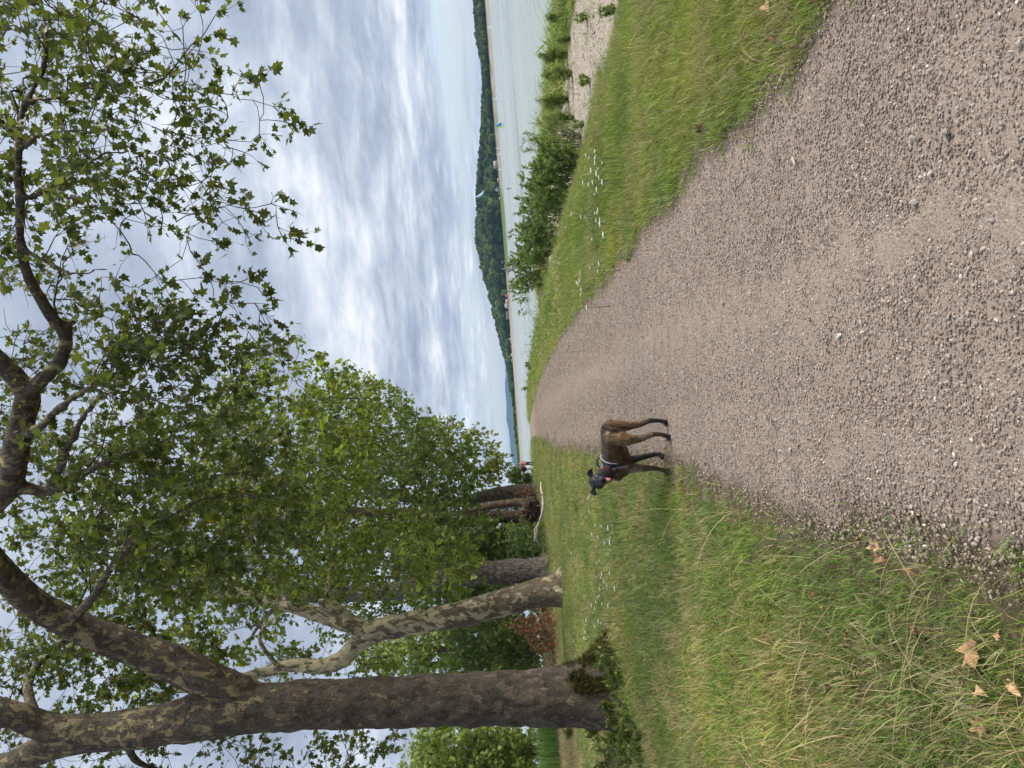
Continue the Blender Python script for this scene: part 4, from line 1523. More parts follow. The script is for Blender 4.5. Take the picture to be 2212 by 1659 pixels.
def grass_mat(name, stops, dry, dry_lo, dry_hi, dscale=.9):
    m, t, out = new_mat(name)
    at_ = N(t, 'ShaderNodeAttribute', attribute_name='blade')
    oi = N(t, 'ShaderNodeObjectInfo')
    geo = N(t, 'ShaderNodeNewGeometry')
    n = N(t, 'ShaderNodeTexNoise', inp={'Scale': dscale, 'Detail': 5.0, 'Roughness': .65})
    L(t, geo.outputs['Position'], n.inputs['Vector'])
    v = math_node(t, 'MULTIPLY_ADD', at_.outputs['Fac'], .45, math_node(t, 'MULTIPLY', oi.outputs['Random'], .55))
    c = ramp(t, v, stops)
    dm = math_node(t, 'ADD', n.outputs[0], math_node(t, 'MULTIPLY_ADD', at_.outputs['Fac'], .36, -.18))
    dc = ramp(t, oi.outputs['Random'], [(0.0, dry[0]), (1.0, dry[1])])
    c = mixc(t, ramp(t, dm, [(dry_lo, (0, 0, 0)), (dry_hi, (1, 1, 1))]), c, dc)
    n6 = N(t, 'ShaderNodeTexNoise', inp={'Scale': .55, 'Detail': 3.0})
    L(t, geo.outputs['Position'], n6.inputs['Vector'])
    c = mixc(t, 1.0, c, ramp(t, n6.outputs[0], [(.35, (.72, .84, .8)), (.5, (1, 1, 1)), (.68, (1.28, 1.2, 1.0))]), 'MULTIPLY')
    b = N(t, 'ShaderNodeBsdfPrincipled', inp={'Roughness': .5, 'Specular IOR Level': .3})
    L(t, c, b.inputs['Base Color'])
    tr = N(t, 'ShaderNodeBsdfTranslucent')
    L(t, c, tr.inputs[0])
    mx = N(t, 'ShaderNodeMixShader', inp={0: .3})
    L(t, b.outputs[0], mx.inputs[1])
    L(t, tr.outputs[0], mx.inputs[2])
    L(t, mx.outputs[0], out.inputs[0])
    return m


GRASS = [(0.0, (0.095, 0.16, 0.022)), (0.4, (0.16, 0.255, 0.038)), (0.75, (0.23, 0.33, 0.06)), (1.0, (0.35, 0.42, 0.11))]
STRAW = ((0.32, 0.25, 0.11), (0.56, 0.46, 0.26))
G_LAWN = grass_mat('lawn grass', GRASS, STRAW, .53, .72)
G_VERGE = grass_mat('verge grass', [(0.0, (0.12, 0.19, 0.022)), (0.5, (0.22, 0.31, 0.04)), (1.0, (0.36, 0.43, 0.08))], STRAW, .57, .78, .6)
G_DRY = grass_mat('straw grass', [(0.0, (0.20, 0.16, 0.07)), (1.0, (0.42, 0.35, 0.18))], STRAW, .35, .6)
G_REED = grass_mat('bright reed', [(0.0, (0.12, 0.22, 0.04)), (1.0, (0.28, 0.42, 0.09))], STRAW, .7, .9)


def frustum_ok(p, margin=.8):
    return (p[:, 0] < .56 * p[:, 1] + margin) & (p[:, 0] > -.56 * p[:, 1] - margin)


NEAR_FOOT = gnd(1338, 1492)


def build_grass():
    short = [tuft('tuft', 18, .04, .10, .0042, .035, .55, G_LAWN, i) for i in range(6)]
    mid = [tuft('tuft', 16, .055, .125, .0048, .04, .7, G_LAWN, 20 + i, 3) for i in range(4)]
    strawv = [tuft('tuft', 10, .07, .2, .0035, .05, .85, G_DRY, 40 + i, 3) for i in range(4)]
    var = short + mid + strawv
    P, S, I = [], [], []
    for (y0, y1, dens, sc, wide) in ((1.6, 4.5, 640, .95, 1.0), (4.5, 9, 400, 1.05, 1.15), (9, 17, 175, 1.1, 1.6), (17, 34, 64, 1.0, 2.4), (34, 62, 24, .95, 3.8), (62, 96, 10, 1.0, 6)):
        xl = -.56 * y1 - .8
        n = int((y1 - y0) * (0 - xl) * dens)
        p = np.stack([rng.uniform(xl, 0, n), rng.uniform(y0, y1, n)], 1)
        ins = path_inside(p)
        patch = vnoise(p, 1.9, 21)
        keep = frustum_ok(p) & ((ins < .04 - .42 * rng.uniform(0, 1, n) ** 1.3 * (1 + .6 * patch)) | ((ins < .22) & (rng.uniform(0, 1, n) < .03 + .16 * (patch > .45))))
        bare = (vnoise(p, 3.1, 23) > .62) & (rng.uniform(0, 1, n) < .6)
        keep &= ~bare
        p = p[keep]
        n = len(p)
        u = rng.uniform(0, 1, n)
        rough = np.clip(vnoise(p, .8, 25) * .5 + .4 + .25 * (np.hypot(p[:, 0] + 5.9, p[:, 1] - 13.6) < 2.2), 0, 1)
        edge = np.clip(1 + path_inside(p) / .5, 0, 1)
        kind = np.where(u < .58 - .30 * rough, rng.randint(0, 6, n), np.where(u < .80, 6 + rng.randint(0, 4, n), 10 + rng.randint(0, 4, n)))
        s = sc * rng.uniform(.7, 1.3, n) * (1 - .35 * edge)
        P.append(p)
        S.append(np.stack([s * wide, s * wide, s], 1))
        I.append(kind)
    n = 520
    a = rng.uniform(0, 6.28, n)
    r = rng.uniform(.62, 1.55, n)
    P.append(np.stack([NEAR_FOOT[0] + np.cos(a) * r, NEAR_FOOT[1] + np.sin(a) * r], 1))
    s = rng.uniform(1.1, 2.2, n)
    S.append(np.stack([s, s, s], 1))
    I.append(np.where(rng.uniform(0, 1, n) < .45, 10 + rng.randint(0, 4, n), 6 + rng.randint(0, 4, n)))
    P, S, I = np.concatenate(P), np.concatenate(S), np.concatenate(I)
    far_dry = (P[:, 0] < -12) & (P[:, 1] > 18) & (rng.uniform(0, 1, len(P)) < .75)
    I = np.where(far_dry, 10 + rng.randint(0, 4, len(P)), I)
    S = np.where(far_dry[:, None], S * [1, 1, 1.7], S)
    z = gz_np(P)
    rot = np.stack([rng.normal(0, .18, len(P)), rng.normal(0, .18, len(P)), rng.uniform(0, 6.28, len(P))], 1)
    o = instancer('lawn_grass', np.concatenate([P, z[:, None]], 1), rot, S, I, var)
    tag(o, 'patchy green and straw coloured grass left of the path under the trees', 'grass', kind='stuff')

    # verge and bank on the lake side
    vg = [tuft('tuft', 18, .05, .13, .0048, .04, .65, G_VERGE, 60 + i, 2) for i in range(5)]
    vl = [tuft('tuft', 16, .09, .18, .0050, .05, .7, G_VERGE, 70 + i, 3) for i in range(5)]
    vd = [tuft('tuft', 10, .10, .24, .004, .05, .75, G_DRY, 80 + i, 3) for i in range(3)]
    var = vg + vl + vd
    P, S, I = [], [], []
    for (y0, y1, dens, sc, wide) in ((2.4, 6, 560, .9, 1.0), (6, 11, 360, 1.0, 1.15), (11, 20, 150, 1.1, 1.6), (20, 38, 50, 1.2, 2.6), (38, 92, 13, 1.3, 5.0)):
        n = int((y1 - y0) * (.56 * y1 + 1.5) * dens)
        p = np.stack([rng.uniform(-6 if y0 > 30 else 0, .56 * y1 + .8, n), rng.uniform(y0, y1, n)], 1)
        s_ = p[:, 0] - pathc(p[:, 1])
        ins = path_inside(p)
        patch = vnoise(p, 1.7, 31)
        edge_b = 9.4 + .9 * vnoise(p, .45, 4)
        beach = (s_ > edge_b - .2) & (s_ < 16.2)
        inn = (ins < .04 - .42 * rng.uniform(0, 1, n) ** 1.3 * (1 + .6 * patch)) | ((ins < .15) & (rng.uniform(0, 1, n) < .05))
        keep = frustum_ok(p) & inn & (s_ > 0) & (s_ < 22.3) & (~beach | (rng.uniform(0, 1, n) < .012))
        p = p[keep]
        s_ = s_[keep]
        n = len(p)
        u = rng.uniform(0, 1, n)
        long_ = np.clip((s_ - 1.7) / 1.4, 0, 1)
        dryz = np.clip(vnoise(p, .7, 33), 0, 1) * .30 + .07
        kind = np.where(u < dryz, 10 + rng.randint(0, 3, n), np.where(u < dryz + (1 - dryz) * (1 - .75 * long_), rng.randint(0, 5, n), 5 + rng.randint(0, 5, n)))
        s = sc * rng.uniform(.7, 1.25, n)
        strip = s_ > 15.5
        s = np.where(strip, s * (1.2 + 1.6 * np.clip(vnoise(p, .9, 35), 0, 1)), s)
        P.append(p)
        S.append(np.stack([s * wide, s * wide, s], 1))
        I.append(kind)
    P, S, I = np.concatenate(P), np.concatenate(S), np.concatenate(I)
    rot = np.stack([rng.normal(0, .15, len(P)), rng.normal(0, .15, len(P)), rng.uniform(0, 6.28, len(P))], 1)
    o = instancer('verge_grass', np.concatenate([P, gz_np(P)[:, None]], 1), rot, S, I, var)
    tag(o, 'long fresh green grass on the verge between path and lake', 'grass', kind='stuff')

    # long straw stalks lying across the near lawn
    st = [tuft('stalk', 2, .28, .5, .0042, .02, 1.3, G_DRY, 90 + i, 6) for i in range(5)]
    n = 420
    p = np.stack([rng.uniform(-5, -.7, n), 1.8 + 8 * rng.uniform(0, 1, n) ** 1.5], 1)
    p = p[frustum_ok(p, .3) & (path_inside(p) < .05)]
    n = len(p)
    rot = np.stack([rng.normal(0, .3, n), rng.normal(0, .3, n), rng.uniform(0, 6.28, n)], 1)
    s = rng.uniform(.5, 1.15, n)
    o = instancer('straw_stalks', np.concatenate([p, gz_np(p)[:, None] + .02], 1), rot, np.stack([s] * 3, 1), rng.randint(0, 5, n), st)
    tag(o, 'pale dry grass stalks bent over the near lawn', 'dry grass', kind='stuff')

    # bright reeds far left, and straw on the shore edge of the shrubs
    rd = [tuft('reed', 16, 1.0, 1.9, .04, .25, .35, G_REED, 100 + i, 4) for i in range(4)]
    p = np.stack([rng.uniform(-32, -20.5, 420), rng.uniform(44, 52, 420)], 1)
    rot = np.stack([np.zeros(420), np.zeros(420), rng.uniform(0, 6.28, 420)], 1)
    s = rng.uniform(.7, 1.15, 420)
    o = instancer('reed_bed', np.concatenate([p, gz_np(p)[:, None]], 1), rot, np.stack([s] * 3, 1), rng.randint(0, 4, 420), rd)
    tag(o, 'bright green reeds in the light far left of the mossy trunk', 'reeds', kind='stuff')
    # pebbles on the shore
    pm, t, out = new_mat('shore pebbles')
    oi = N(t, 'ShaderNodeObjectInfo')
    b = N(t, 'ShaderNodeBsdfPrincipled', inp={'Roughness': .9, 'Specular IOR Level': .15})
    L(t, ramp(t, oi.outputs['Random'], [(0, (.22, .19, .15)), (.6, (.40, .36, .29)), (1, (.60, .55, .47))]), b.inputs['Base Color'])
    L(t, b.outputs[0], out.inputs[0])
    pv = [stone_mesh('pebble', 300 + i, pm, 1) for i in range(5)]
    n = 9000
    p = np.stack([rng.uniform(5, 20, n), rng.uniform(12, 42, n)], 1)
    s_ = p[:, 0] - pathc(p[:, 1])
    k = (s_ > 9.0) & (s_ < 16.2) & frustum_ok(p)
    p = p[k]
    n = len(p)
    s = .02 + .07 * rng.uniform(0, 1, n) ** 3
    rot = np.stack([rng.normal(0, .3, n), rng.normal(0, .3, n), rng.uniform(0, 6.28, n)], 1)
    o = instancer('shore_pebbles', np.concatenate([p, gz_np(p)[:, None]], 1), rot, np.stack([s, s, s * .7], 1), rng.randint(0, 5, n), pv)
    tag(o, 'buff stones covering the dry shore below the bank', 'pebbles', kind='stuff')


build_grass()


# ---------------------------------------------------------------- broad-leaved plants at the foot of the big tree
def ground_plants():
    for (x, y, h, w, lab) in ((1300, 1580, .45, .35, 'dark bramble plant at the left foot of the mossy trunk'), (1345, 1600, .35, .4, 'spreading bramble on the lawn left of the mossy trunk'), (1338, 1420, .5, .5, 'leafy weed at the right foot of the mossy trunk'),
                              (1365, 1640, .3, .45, 'low bramble at the far left edge of the lawn'), (1345, 1545, .4, .5, 'bramble tangle before the middle of the mossy trunk'), (1372, 1565, .32, .55, 'bramble tangle on the lawn, closest of those by the mossy trunk'),
                              (1330, 1625, .45, .55, 'tall bramble left of the mossy trunk among dry grass'), (1395, 1615, .22, .4, 'flat weed rosette on the lawn below the brambles'), (1350, 1455, .3, .4, 'small weed on the path side of the mossy trunk foot'), (1335, 1500, .35, .6, 'small ground ivy patch in front of the mossy trunk'), (1245, 1580, .5, .3, 'ivy plant climbing beside the left foot of the mossy trunk')):
        b = bank_point(x, y)
        sapling(lab, b, h, w, 12, 420, MAT_DEEP, .12, 'oval', .08, 'plant', None, 'weed')
    for (x, y, lab) in ((1262, 270, 'dock plant at the top of the pebble shore'), (1275, 175, 'small weed growing among the pebbles'), (1268, 35, 'weed tuft at the right edge of the pebble shore'), (1330, 20, 'leafy thistle on the verge at the right edge')):
        b = bank_point(x, y)
        sapling(lab, b, .5, .35, 7, 200, MAT_WILLOW, .05, 'oval', .10, 'plant', None, 'weed')


ground_plants()


# ---------------------------------------------------------------- white umbel flowers

def flowers():
    mw, t, out = new_mat('umbel white')
    b = N(t, 'ShaderNodeBsdfPrincipled', inp={'Roughness': .7})
    tc = N(t, 'ShaderNodeTexCoord')
    n = N(t, 'ShaderNodeTexNoise', inp={'Scale': 60.0, 'Detail': 3.0})
    L(t, tc.outputs['Object'], n.inputs['Vector'])
    L(t, ramp(t, n.outputs[0], [(.35, (.62, .64, .50)), (.55, (.82, .83, .76))]), b.inputs['Base Color'])
    L(t, b.outputs[0], out.inputs[0])
    ms = simple_mat('flower stem', (.12, .18, .05), .6)
    stems, heads = [], []
    for k in range(4):
        r = np.random.RandomState(500 + k)
        mb = MB()
        for i in range(26):
            a = i * 2.4
            rr = math.sqrt((i + .5) / 26)
            c = np.array([math.cos(a) * rr, math.sin(a) * rr, .22 * (1 - rr * rr) + r.uniform(-.05, .05)])
            s = r.uniform(.15, .22)
            v = [c + [0, 0, .06]] + [c + [math.cos(j * 1.2566 + a) * s, math.sin(j * 1.2566 + a) * s, -.03] for j in range(5)]
            mb.add(v, [(0, 1 + j, 1 + (j + 1) % 5) for j in range(5)])
        heads.append(mb.mesh('flower_head', False))
        heads[-1].materials.append(mw)
        mb = MB()
        mb.tube(catmull([[0, 0, -1], [r.uniform(-.04, .04), r.uniform(-.04, .04), -.5], [0, 0, -.02]], 6), np.linspace(.006, .0035, 6), 4)
        for i in range(8):
            a = i * .785
            mb.tube([[0, 0, -.06], [math.cos(a) * .05, math.sin(a) * .05, 0.0]], [.002, .0015], 3, cap=False)
        stems.append(mb.mesh('stem'))
        stems[-1].materials.append(ms)
    left6 = [(1540, 250), (1560, 285), (1590, 270), (1665, 265), (1635, 240), (1535, 345), (1570, 345), (1590, 375), (1635, 350), (1715, 345), (1600, 435), (1635, 460), (1510, 420), (1480, 555), (1495, 580), (1430, 590), (1500, 620), (1620, 165), (1665, 60), (1665, 120), (1750, 145)]
    left5 = [(1195, 80), (1645, 265), (1605, 380), (1690, 425), (1725, 440), (1760, 520), (1860, 510), (1800, 690), (1800, 740), (1845, 740), (1895, 735), (1845, 810), (1755, 890), (1800, 900), (1865, 855), (1890, 905), (1920, 855), (1860, 1050), (1810, 1080), (1790, 1225), (1855, 1245), (1885, 1235), (1760, 1210), (1880, 1330), (1865, 1390), (1810, 1460), (1485, 1065)]
    right3 = [(1280, 30), (1300, 60), (1265, 110), (1355, 80), (1330, 120), (1230, 205), (1190, 250), (1265, 180), (1250, 265), (1270, 245), (1310, 265), (1280, 300), (1310, 360), (1300, 395), (1065, 560), (1140, 550), (1195, 580), (1290, 580), (1310, 560), (1330, 545), (1345, 600), (1300, 690), (1320, 720), (1360, 680), (1305, 795), (1000, 770), (920, 1000), (930, 1040), (880, 1140), (900, 1110), (915, 1130), (780, 1155), (810, 1165), (1110, 1150), (1145, 1165), (1140, 1200), (1130, 1230), (1180, 1190), (1170, 1270), (1170, 1225), (1260, 1030), (1345, 1050), (1280, 1120), (880, 1230), (910, 1290), (710, 1390), (740, 1410), (760, 1440), (865, 1420), (890, 1425), (925, 1360), (810, 1440), (735, 1465), (800, 1500), (850, 1490), (890, 1480), (950, 1500), (710, 1535), (740, 1530), (830, 1540), (950, 1550), (800, 1600), (840, 1600), (780, 1580), (1170, 1420), (1120, 1340), (1210, 20), (1285, 5), (1255, 80)]
    G = []
    for (x, y) in left6:
        G.append((877.8 + x * .256, 1234.4 + y * .256, 'white umbel flower in the long grass right of the mossy trunk', 'umbels by the mossy trunk'))
    for (x, y) in left5:
        G.append((932.6 + x * .1983, 987.5 + y * .1983, 'white umbel flower on the lawn between the dog and the trees', 'umbels on the lawn behind the dog'))
    for (x, y) in right3:
        G.append((987.5 + x * .2315, 329.2 + y * .2315, 'white umbel flower on the verge in front of the lake bank shrubs', 'umbels on the lake side verge'))
    for i in range(52):
        G.append((987.5 + rng.uniform(750, 930) * .1985, 713.2 + rng.uniform(0, 1) ** 1.4 * 400 * .1985, 'white umbel flower in the thick patch at the far right edge of the path', 'umbel patch at the far path edge'))
    for i, (x, y, lab, grp) in enumerate(G):
        h = random.uniform(.16, .42)
        x += random.gauss(0, 7)
        y += random.gauss(0, 8)
        p = ray_at_height(x, y, h)
        dep = (p - Cv) @ Fv
        zg = gz(p[0], p[1])
        h = max(.12, p[2] - zg)
        o = link('umbel_flower', stems[i % 4])
        o.location = p
        o.scale = (1 + dep / 30, 1 + dep / 30, h)
        o.rotation_euler = (0, 0, random.uniform(0, 6.28))
        tag(o, lab, 'flower', grp)
        hd = link('flower_head', heads[i % 4], None, o)
        r = random.uniform(.018, .040)
        k = 1 + dep / 30
        hd.scale = (r / k, r / k, r / h)
        hd.rotation_euler = (random.uniform(-.15, .15), random.uniform(-.15, .15), 0)


flowers()


# ---------------------------------------------------------------- fallen leaves, sticks, stump
def fallen_leaves():
    m, t, out = new_mat('dry fallen leaf')
    oi = N(t, 'ShaderNodeObjectInfo')
    tc = N(t, 'ShaderNodeTexCoord')
    n = N(t, 'ShaderNodeTexNoise', inp={'Scale': 7.0, 'Detail': 5.0})
    L(t, tc.outputs['Object'], n.inputs['Vector'])
    c = ramp(t, oi.outputs['Random'], [(0.0, (.22, .12, .06)), (.5, (.38, .24, .13)), (1.0, (.56, .40, .23))])
    k = ramp(t, n.outputs[0], [(.3, (.65, .6, .55)), (.7, (1.2, 1.2, 1.2))])
    b = N(t, 'ShaderNodeBsdfPrincipled', inp={'Roughness': .7, 'Specular IOR Level': .2})
    L(t, mixc(t, 1.0, c, k, 'MULTIPLY'), b.inputs['Base Color'])
    L(t, b.outputs[0], out.inputs[0])
    var = []
    for s in range(6):
        r = np.random.RandomState(700 + s)
        o, tr = leaf_outline('plane')
        # denser fan so that it can curl
        nn = len(o) - 1
        c0 = o[nn]
        ring = c0 + (o[:nn] - c0) * r.uniform(.68, 1.12, (nn, 1))
        v = np.concatenate([ring, c0 + (ring - c0) * .6, c0 + (ring - c0) * .25, c0[None]])
        curl = r.uniform(1.0, 2.6) if s else .3
        x, y = v[:, 0], v[:, 1] - .45
        ang = x * curl * 2.2
        rad = 1 / (curl * 2.2)
        z = rad * (1 - np.cos(ang)) + .25 * r.uniform(-1, 1) * y * y * 2 + .10 * np.sin(9 * x + s) * np.cos(7 * y + s) + .05 * np.sin(17 * y + 5 * x)
        xx = rad * np.sin(ang)
        v3 = np.stack([xx, y, z], 1)
        q, t3 = [], []
        for a_ in range(2):
            for i in range(nn):
                j = (i + 1) % nn
                q.append((a_ * nn + i, a_ * nn + j, (a_ + 1) * nn + j, (a_ + 1) * nn + i))
        for i in range(nn):
            t3.append((2 * nn + i, 2 * nn + (i + 1) % nn, 3 * nn))
        # stalk
        me = mesh_np('fallen_leaf', v3, t3, q, None, True)
        me.materials.append(m)
        var.append(me)
    L7 = [(390, 330, 1.2), (600, 420, .7), (440, 85, .7), (750, 430, .9), (160, 170, .8), (1810, 610, 2.1), (1320, 390, 1.2), (625, 860, 1.3), (1880, 900, 1.2), (2180, 880, 1.3), (540, 590, .8), (1610, 1100, .8), (1860, 1200, 1.0), (120, 1215, 1.1), (110, 1340, 1.3), (60, 1335, .8), (100, 1490, 2.0), (390, 1440, 1.0), (1590, 1420, 1.0), (445, 750, .6), (2030, 420, .8), (1180, 1540, .6), (1660, 740, .5)]
    L8 = [(835, 560, 1.0), (910, 760, 1.2), (925, 950, 1.0), (990, 890, .9), (925, 1150, 1.0), (1000, 1110, .7), (1235, 430, 1.1), (1440, 345, 1.2), (1330, 120, .9), (1590, 630, 1.0), (1310, 670, .5), (1490, 1140, 1.6), (1470, 1040, 1.1), (1500, 920, 1.2), (1700, 1140, .8), (1750, 1620, .9), (1480, 1600, .9), (1550, 250, .7), (1215, 325, .6), (1100, 1230, .9)]
    L9 = [(155, 65, .9), (490, 485, .8), (395, 535, .8), (325, 470, .7), (1700, 860, 1.6), (1660, 770, .9), (180, 830, 1.1), (770, 975, .7), (10, 540, .8), (180, 540, .6), (365, 615, .5), (1520, 715, 1.0), (1980, 500, .7), (1910, 535, .6), (1980, 980, .9), (830, 770, .4), (1130, 990, .5)]
    L4 = [(205, 150, 1.1), (30, 60, 1.4), (100, 310, 1.0), (265, 385, .9), (530, 380, .8), (460, 15, 1.0), (480, 130, .7)]
    rest = [(1515, 275, 1.5), (1545, 120, 1.2), (1605, 78, 1.0), (1510, 835, .9), (1240, 1195, 1.0), (1330, 1135, .7), (1525, 1195, 1.0), (1250, 1395, 1.0), (1410, 760, .6)]
    A = [(1645.8 + x * .256, 1261.8 + y * .256, s) for x, y, s in L7] + [(1206.9 + x * .2394, 1261.8 + y * .2394, s) for x, y, s in L8] + \
        [(1481.2 + x * .248, 987.5 + y * .248, s) for x, y, s in L9] + [(1645.8 + x * .2645, y * .2645, s) for x, y, s in L4] + rest
    for k in range(40):
        yy = 3.0 + 7 * rng.uniform(0, 1) ** 1.3
        xx = rng.uniform(-.5 * yy, -1.05)
        v_ = np.array([xx, yy, .02]) - Cv
        A.append((1106 - FPX * (v_ @ Uv) / (v_ @ Fv), 829.5 - FPX * (v_ @ Rv) / (v_ @ Fv), rng.uniform(.4, .75)))
    n_known = len(A) - 40
    todo = []
    for i, (x, y, s) in enumerate(A):
        p = gnd(x, y, .02)
        q = np.array([[p[0], p[1]]])
        ins = float(path_inside(q)[0])
        p[2] = gz(p[0], p[1]) + (.012 if ins > .05 else .045)
        side = p[0] > .3
        o = link('fallen_leaf', var[i % 6])
        sz = .062 * s if y > 1000 or x > 1500 else .07 * s
        o.location = p
        o.scale = (sz, sz, sz)
        o.rotation_euler = (random.uniform(-.9, .9), random.uniform(-.9, .9), random.uniform(0, 6.28))
        lab, grp = None, None
        if i >= n_known:
            lab, grp = None, None
        elif s >= 2.1:
            lab, grp = 'largest flat tan leaf fallen on the near lawn', None
            o.data = var[0]
            o.rotation_euler = (.15, -.1, 2.2)
        elif s == 2.0:
            lab, grp = 'big folded tan leaf on the lawn at the left edge of the view', None
        elif s == 1.6 and x < 1700:
            lab, grp = 'big curled leaf at the end of a row of leaves on the lawn', None
        elif side:
            lab, grp = 'dry fallen leaf on the lake side edge of the path', 'fallen leaves by the lake side verge'
        elif ins > .0:
            lab, grp = 'dry fallen leaf on the gravel path', 'fallen leaves on the gravel'
        elif p[1] < 5.2:
            lab, grp = 'curled dry leaf fallen on the near lawn', 'fallen leaves on the near lawn'
        else:
            lab, grp = 'dry leaf on the lawn before the mossy tree', 'fallen leaves farther up the lawn'
        if lab is None:
            tag(o, 'small withered leaf half sunk in the lawn grass', 'leaf', 'small leaf litter in the lawn')
            o.location.z -= .015
            continue
        todo.append((o, lab, grp, p[1]))
    words = ['nearest', 'second nearest', 'third nearest', 'fourth nearest', 'fifth nearest', 'sixth nearest', 'seventh nearest', 'eighth nearest', 'ninth nearest', 'tenth nearest', 'eleventh nearest', 'twelfth nearest', 'thirteenth nearest', 'fourteenth nearest', 'fifteenth nearest']
    by = {}
    for o, lab, grp, d in sorted(todo, key=lambda q_: q_[3]):
        if grp:
            k = by.setdefault(grp, [])
            i = len(k)
            k.append(o)
            if i < 15:
                lab = lab + ', ' + words[i] + ' one'
            else:
                lab = lab + ', a farther one'
        tag(o, lab, 'leaf', grp)


fallen_leaves()


def sticks():
    m = simple_mat('bleached dead wood', (.42, .37, .30), .85, .3, 5)
    md = simple_mat('dark stick', (.10, .075, .05), .85, .3, 8)
    # long bleached bough on the grass in front of the stump
    Z = [(1195, 275), (1190, 330), (1208, 420), (1215, 520), (1205, 620), (1172, 720), (1150, 830), (1130, 905)]
    P = []
    for (x, y), dd in zip(Z, (46, 45.5, 45, 44.5, 44.5, 45, 45.5, 46)):
        q = at(932.6 + x * .1983, 987.5 + y * .1983, dd)
        P.append([q[0], dd, max(q[2], gz(q[0], dd) + .12)])
    P = np.array(P)
    root = empty('fallen_branch', (P[3][0], P[3][1], gz(P[3][0], P[3][1])))
    tag(root, 'long bleached bough lying on the grass before the uprooted stump', 'branch')
    b = np.array(root.location)
    mb = MB()
    mb.tube(catmull(P, 30) - b, np.linspace(.05, .13, 30), 8, wob=.12)
    link('bough', mb.mesh('bough'), m, root)
    mb = MB()
    mb.tube(catmull([P[5], P[5] + [-.4, -.5, .35], P[5] + [-1.2, -.7, .15]], 8) - b, np.linspace(.05, .02, 8), 6)
    link('side_shoot', mb.mesh('side_shoot'), m, root)
    mb = MB()
    mb.tube(catmull([P[2], P[2] + [.3, -.3, .3], P[2] + [.6, -.5, .5]], 8) - b, np.linspace(.04, .015, 8), 6)
    link('side_shoot', mb.mesh('side_shoot'), m, root)
    # twigs on the path
    for (x0, y0, x1, y1, r, mat, lab) in ((1166, 853, 1169, 863, .022, md, 'dark stick lying across the far end of the path'), (1176, 963, 1173, 972, .03, md, 'dark chunk of wood at the far left edge of the path'),
                                          (1508, 828, 1512, 850, .006, m, 'pale chip of wood on the gravel beyond the middle of the path'), (1720, 340, 1728, 356, .008, m, 'pale flat wood chip on the gravel at the right'),
                                          (1836, 415, 1850, 408, .004, m, 'short pale twig on the gravel, right of the middle'), (2096, 600, 2108, 575, .005, m, 'thin pale twig on the gravel near the camera'), (1695, 2 + 100, 1660, 70, .006, md, 'bent dark twig at the lake side edge of the gravel'),
                                          (1402, 178, 1422, 202, .004, m, 'long straw stem stuck in the verge grass')):
        a, c = gnd(x0, y0), gnd(x1, y1)
        a[2] = float(land_z(a[0], a[1])) + r + .012
        c[2] = float(land_z(c[0], c[1])) + r + .016
        mb = MB()
        mid = (a + c) / 2 + rng.normal(0, .06, 3) * np.linalg.norm(c - a) * [1, 1, .1]
        mb.tube(catmull([a, mid, c], 7) - a, np.linspace(r, r * .6, 7), 6, wob=.15)
        o = link('twig', mb.mesh('twig'), mat, None, a)
        tag(o, lab, 'stick')


sticks()


def stump():
    D = 55.0
    c = at(1140, 1099, D)
    g = gz(c[0], c[1])
    root = empty('uprooted_stump', (c[0], c[1], g))
    tag(root, 'uprooted stump with dark earthy root plate on the lawn edge', 'stump')
    soil = simple_mat('root soil', (.042, .028, .019), .95, .55, 5, 1.0)
    rt = simple_mat('root wood', (.15, .105, .07), .9, .4, 6)
    h = 1.55
    bm = bmesh.new()
    bmesh.ops.create_icosphere(bm, subdivisions=4, radius=1.0)
    for v in bm.verts:
        k = 1 + .28 * mnoise.fractal(v.co * 2.2, 1.0, 2.0, 4)
        v.co = Vector((v.co.x * .85 * k, v.co.y * .4 * k, v.co.z * h * .5 * k + h * .48))
    me = bpy.data.meshes.new('root_plate')
    bm.to_mesh(me)
    bm.free()
    for p in me.polygons:
        p.use_smooth = True
    link('root_plate', me, soil, root)
    for i in range(34):
        a = rng.uniform(0, 6.28)
        e = np.array([math.cos(a) * .9, -.3 + rng.normal(0, .15), h * .5 + math.sin(a) * h * .55])
        s = np.array([math.cos(a) * .25, -.15, h * .5 + math.sin(a) * .25])
        m_ = (s + e) / 2 + rng.normal(0, .16, 3) + [0, -.2, 0]
        if e[2] < .02:
            e[2] = .05
        mb = MB()
        mb.tube(catmull([s, m_, e + rng.normal(0, .12, 3)], 7), np.linspace(rng.uniform(.04, .08), .012, 7), 5)
        link('root', mb.mesh('root'), rt, root)
    mb = MB()
    mb.tube(catmull([[-.2, .1, h * .75], [-.8, .9, .95], [-1.6, 2.0, .7], [-2.4, 3.4, .45]], 10), [.34, .34, .33, .33, .32, .3, .3, .28, .27, .25], 12, wob=.05)
    link('log', mb.mesh('log'), BARK_BROWN, root)


stump()

# ---------------------------------------------------------------- the dog
ICO = None


def blob_points(bones, step=.4):
    """bones: (p0, r0, p1, r1, value) -> sphere centres, radii, values"""
    C, R_, V = [], [], []
    for p0, r0, p1, r1, val in bones:
        p0, p1 = np.asarray(p0, float), np.asarray(p1, float)
        ln = np.linalg.norm(p1 - p0)
        n = max(2, int(ln / (step * min(r0, r1))) + 1)
        for f in np.linspace(0, 1, n):
            C.append(p0 + (p1 - p0) * f)
            R_.append(r0 + (r1 - r0) * f)
            V.append(val)
    return np.array(C), np.array(R_), np.array(V)


